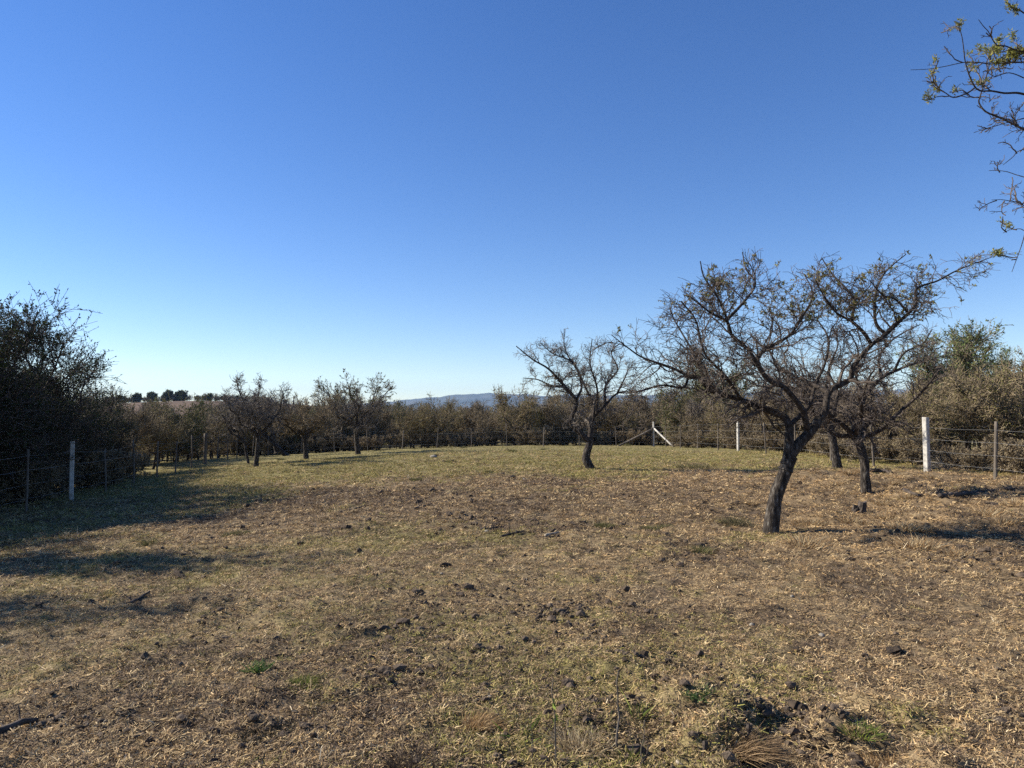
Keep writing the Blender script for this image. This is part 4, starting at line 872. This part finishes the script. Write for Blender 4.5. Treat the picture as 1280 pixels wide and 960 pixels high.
for px, py, s in [(680, 562, 1.2), (640, 564, 1.5), (352, 575, 1.3), (360, 590, 1.2), (470, 590, 1.2), (580, 560, 1.2), (700, 570, 1.0), (780, 557, 2.6), (820, 572, 1.2), (410, 575, 1.2), (500, 582, 1.0), (612, 590, 1.0), (290, 670, 1.0), (302, 668, 1.0), (190, 680, 1.0), (755, 658, 1.0), (876, 690, 1.1), (812, 662, 1.0), (830, 660, .9), (560, 578, 1.1), (520, 600, 1.0), (450, 596, 1.0), (600, 575, 1.2)]:
    place('grass_tuft', TG[int(rng.integers(0, 3))], px, py, 'low olive grass tuft on the greener far part of the field', 'grass tuft', 'tufts on the far field', rz=rng.uniform(0, 6), s=s)

def stick(pix, w, mat, lab, name='fallen_stick', cat='stick', branch=0, group=None):
    """pix: ground pixels the stick lies on"""
    P = np.array([on_ground(*p) for p in pix]); r = r_px(w, P[:, 1].mean()); P[:, 2] += r * 0.8
    base = P[0].copy(); p = np.c_[P - base, np.linspace(r, r * 0.55, len(P))]; q = resample(p, 0.05); q[1:, :3] += rng.normal(size=(len(q) - 1, 3)) * r * 0.18
    a = Acc(); a.add(*tubes(q[None, :, :3], q[None, :, 3] * (1 + rng.normal(size=(1, len(q))) * 0.06), 8, rng, True))
    if branch:
        P2, R2 = spawn(q[None, :, :3], q[None, :, 3], branch, rng, (0.08, 0.3), 4, 0.1, 1, (30, 70), 0.12, 0.4, 0.5, 0.003); a.add(*tubes(P2, R2, 4, rng))
    o = link(name, a.mesh(name, mat, True), None, base); tag(o, lab, cat, group); return o
stick([(160, 757), (172, 751), (187, 741)], 4.5, M_wood_dark, 'short dark stick lying slanted on the grass by the left shadow', branch=1)
stick([(682, 671), (690, 669), (699, 667)], 4, M_wood_pale, 'short pale bleached stick in mid field')
stick([(625, 673), (640, 668), (655, 665)], 3.5, M_wood_dark, 'dark twiggy branch lying beside the pale stick', branch=6)
stick([(600, 663), (612, 662), (628, 660)], 4, M_wood_dark, 'small dark branch heap left of the twiggy branch', branch=9)
stick([(423, 642), (440, 638), (456, 633)], 2.6, M_wood_dark, 'thin dark branch on the bare ground near the left shade', branch=3)
stick([(518, 637), (530, 633), (540, 631)], 2.6, M_wood_dark, 'thin short branch on the bare brown ground', branch=2)
stick([(802, 647), (812, 648), (822, 647)], 2.6, M_wood_dark, 'thin flat stick on bare soil in front of the lone tree', branch=0)
stick([(-6, 922), (15, 914), (45, 905)], 12, M_wood_dark, 'thick dark branch at the front left edge', branch=4)
stick([(1130, 614), (1150, 621), (1175, 619), (1200, 621)], 4.5, M_wood_dark, 'long dark fallen branch on the torn ground before the white post', branch=10)
stick([(1175, 622), (1220, 618), (1262, 613), (1295, 611)], 5, M_wood_dark, 'dark fallen branch with twigs reaching out of the picture', branch=14)
stick([(1085, 590), (1098, 591), (1115, 593)], 6, M_wood_dark, 'dark brush heap behind the Y-forked thorn trunk', name='brush_heap', cat='brush heap', branch=26)
stick([(1235, 670), (1260, 671), (1290, 671)], 3.5, M_wood_dark, 'dark branch lying in the crown shadow', branch=5)
stick([(1040, 869), (1056, 878)], 2.4, M_wood_pale, 'slim pale stick lying on straw right of the lumpy soil')
stick([(845, 953), (858, 962)], 5, M_wood_pale, 'pale stick end at the front edge')
stick([(1000, 920), (1010, 905), (1004, 885)], 2.5, M_wood_dark, 'crooked dark twig on the lumpy soil', branch=4)
# standing stems in the foreground
def stem(px, y0, y1, r, mat, lab, lean=0, leafy=0):
    B = on_ground(px, y0); top = at(px + lean, y1, B[1] - 0.02); t = np.linspace(0, 1, 8)[:, None]; P = B * (1 - t) + top * t; P[1:-1] += rng.normal(size=(6, 3)) * 0.004
    v, f = tubes((P - B)[None], np.linspace(r, r * 0.45, 8)[None], 6, rng, True); root = thing('dry_weed', lab, 'weed', B)
    link('stalk', mesh_np('stalk', v, f, mat, True), root)
    if leafy:
        S = np.repeat((P - B)[4:6], leafy // 2, 0); D = nrm(rng.normal(size=(len(S), 3))); Ln = rng.uniform(0.02, 0.04, len(S)); lv, lq = blades(S, D, Ln, Ln * .5, rng)
        link('leaf', mesh_np('leaf', lv, lq, M_leaf, False, np.full((len(lv), 3), (0.2, 0.25, 0.05))), root)
stem(695, 957, 848, 0.0045, M_wood, 'thin upright stem with a few green leaves, left of the pale tussock', -3, 8)
stem(772, 942, 838, 0.006, M_wood, 'taller bare dry stem right of the pale tussock', 1)
stem(800, 958, 900, 0.003, M_wood, 'very thin dry stem at the front beside the yellowish plant', 6)
stem(667, 955, 890, 0.003, M_twig, 'thin dark stem behind the broad-leaved green plant', -4)
stem(803, 958, 932, 0.008, M_wood_dark, 'short slanted cut stem at the front beside the yellowish plant', 10)
# stumps and stones
def stump(px, py, w, h, lab, mat=M_wood_dark):
    B = on_ground(px, py); r = r_px(w, B[1]); z = r_px(h, B[1]) * 2
    v, f = tubes(np.array([[[0, 0, -0.04], [0, 0, z * .3], [r * .2, 0, z * .7], [r * .3, 0, z]]]), np.array([[r * 1.4, r * 1.1, r, r * .85]]), 9, rng, True)
    v = v * (1 + rng.normal(size=(len(v), 1)) * 0.10); tag(link('cut_stump', mesh_np('cut_stump', v, f, mat), None, B), lab, 'stump')
stump(1077, 641, 10, 13, 'dark cut stump in front of the Y-forked thorn tree')
stump(1069, 640, 7, 8, 'smaller stump touching the dark cut stump')
stump(881, 940, 7, 14, 'small dark cut stump beside the matted brown tussock')
stump(936, 918, 7, 13, 'thin broken stump sticking up from the lumpy soil')
def stone(px, py, w, lab, group=None):
    B = on_ground(px, py); s = r_px(w, B[1]); sh = IV2 * (1 + rng.normal(size=(len(IV2), 1)) * 0.07) * np.array([1.2, .9, .65]) * s
    tag(link('pale_stone', mesh_np('pale_stone', sh, IF2, M_stone, True), None, B + [0, 0, s * .3], rng.uniform(0, 6)), lab, 'stone', group)
stone(542, 572, 8, 'rounded pale stone on the far grass')
for px, py, w in [(660, 770, 4), (552, 718, 5), (990, 746, 5), (608, 665, 6), (557, 883, 5), (655, 600, 5), (1027, 795, 7), (940, 782, 7), (612, 872, 6), (350, 758, 4), (495, 886, 5)]:
    stone(px, py, w, 'small pale stone or chip lying in the straw', 'small pale stones')
# heap of bleached brush behind the right fence
p = at(1205, 570, 20.5); gx, gy = p[0], p[1]; base = np.array([gx, gy, float(gz(gx, gy))]); n = 260
az = rng.uniform(0, 2 * math.pi, n); el = rng.uniform(0.1, 1.0, n); t = np.linspace(0, 1, 5)
D = np.stack([np.cos(az) * np.cos(el), np.sin(az) * np.cos(el), np.sin(el)], 1); S = np.c_[rng.normal(size=(n, 2)) * 0.35, np.full(n, 0.0)]; Ln = rng.uniform(0.5, 1.4, n)
P = S[:, None] + D[:, None] * (Ln[:, None] * t)[..., None]; P[..., 2] -= 0.45 * (Ln[:, None] * t ** 2)
P[..., 2] = np.maximum(P[..., 2], 0.01)
v, f = tubes(P, np.full((n, 1), 0.007) * np.linspace(1, .5, 5)[None], 4, rng)
tag(link('brush_heap', mesh_np('brush_heap', v, f, M_wood_pale), None, base), 'heap of bleached cut branches behind the fence beside the white post', 'brush heap')

# ------------------------------------------------------------------ air
def haze():
    m = bpy.data.materials.new('air'); m.use_nodes = True; n = m.node_tree.nodes; n.clear()
    out = n.new('ShaderNodeOutputMaterial'); pv = n.new('ShaderNodeVolumePrincipled')
    pv.inputs['Color'].default_value = (0.42, 0.64, 1.0, 1); pv.inputs['Density'].default_value = 0.000075; pv.inputs['Anisotropy'].default_value = 0.0
    m.node_tree.links.new(pv.outputs[0], out.inputs['Volume'])
    a = 7000.0; z0, z1 = -14.0, 235.0
    v = np.array([(x, y, z) for z in (z0, z1) for x, y in ((-a, -a), (a, -a), (a, a), (-a, a))])
    q = np.array([(3, 2, 1, 0), (4, 5, 6, 7), (0, 1, 5, 4), (1, 2, 6, 5), (2, 3, 7, 6), (3, 0, 4, 7)])
    o = link('haze', mesh_np('haze', v, q, m)); tag(o, 'thin pale haze in the air over the plain', 'haze', kind='stuff')
haze()
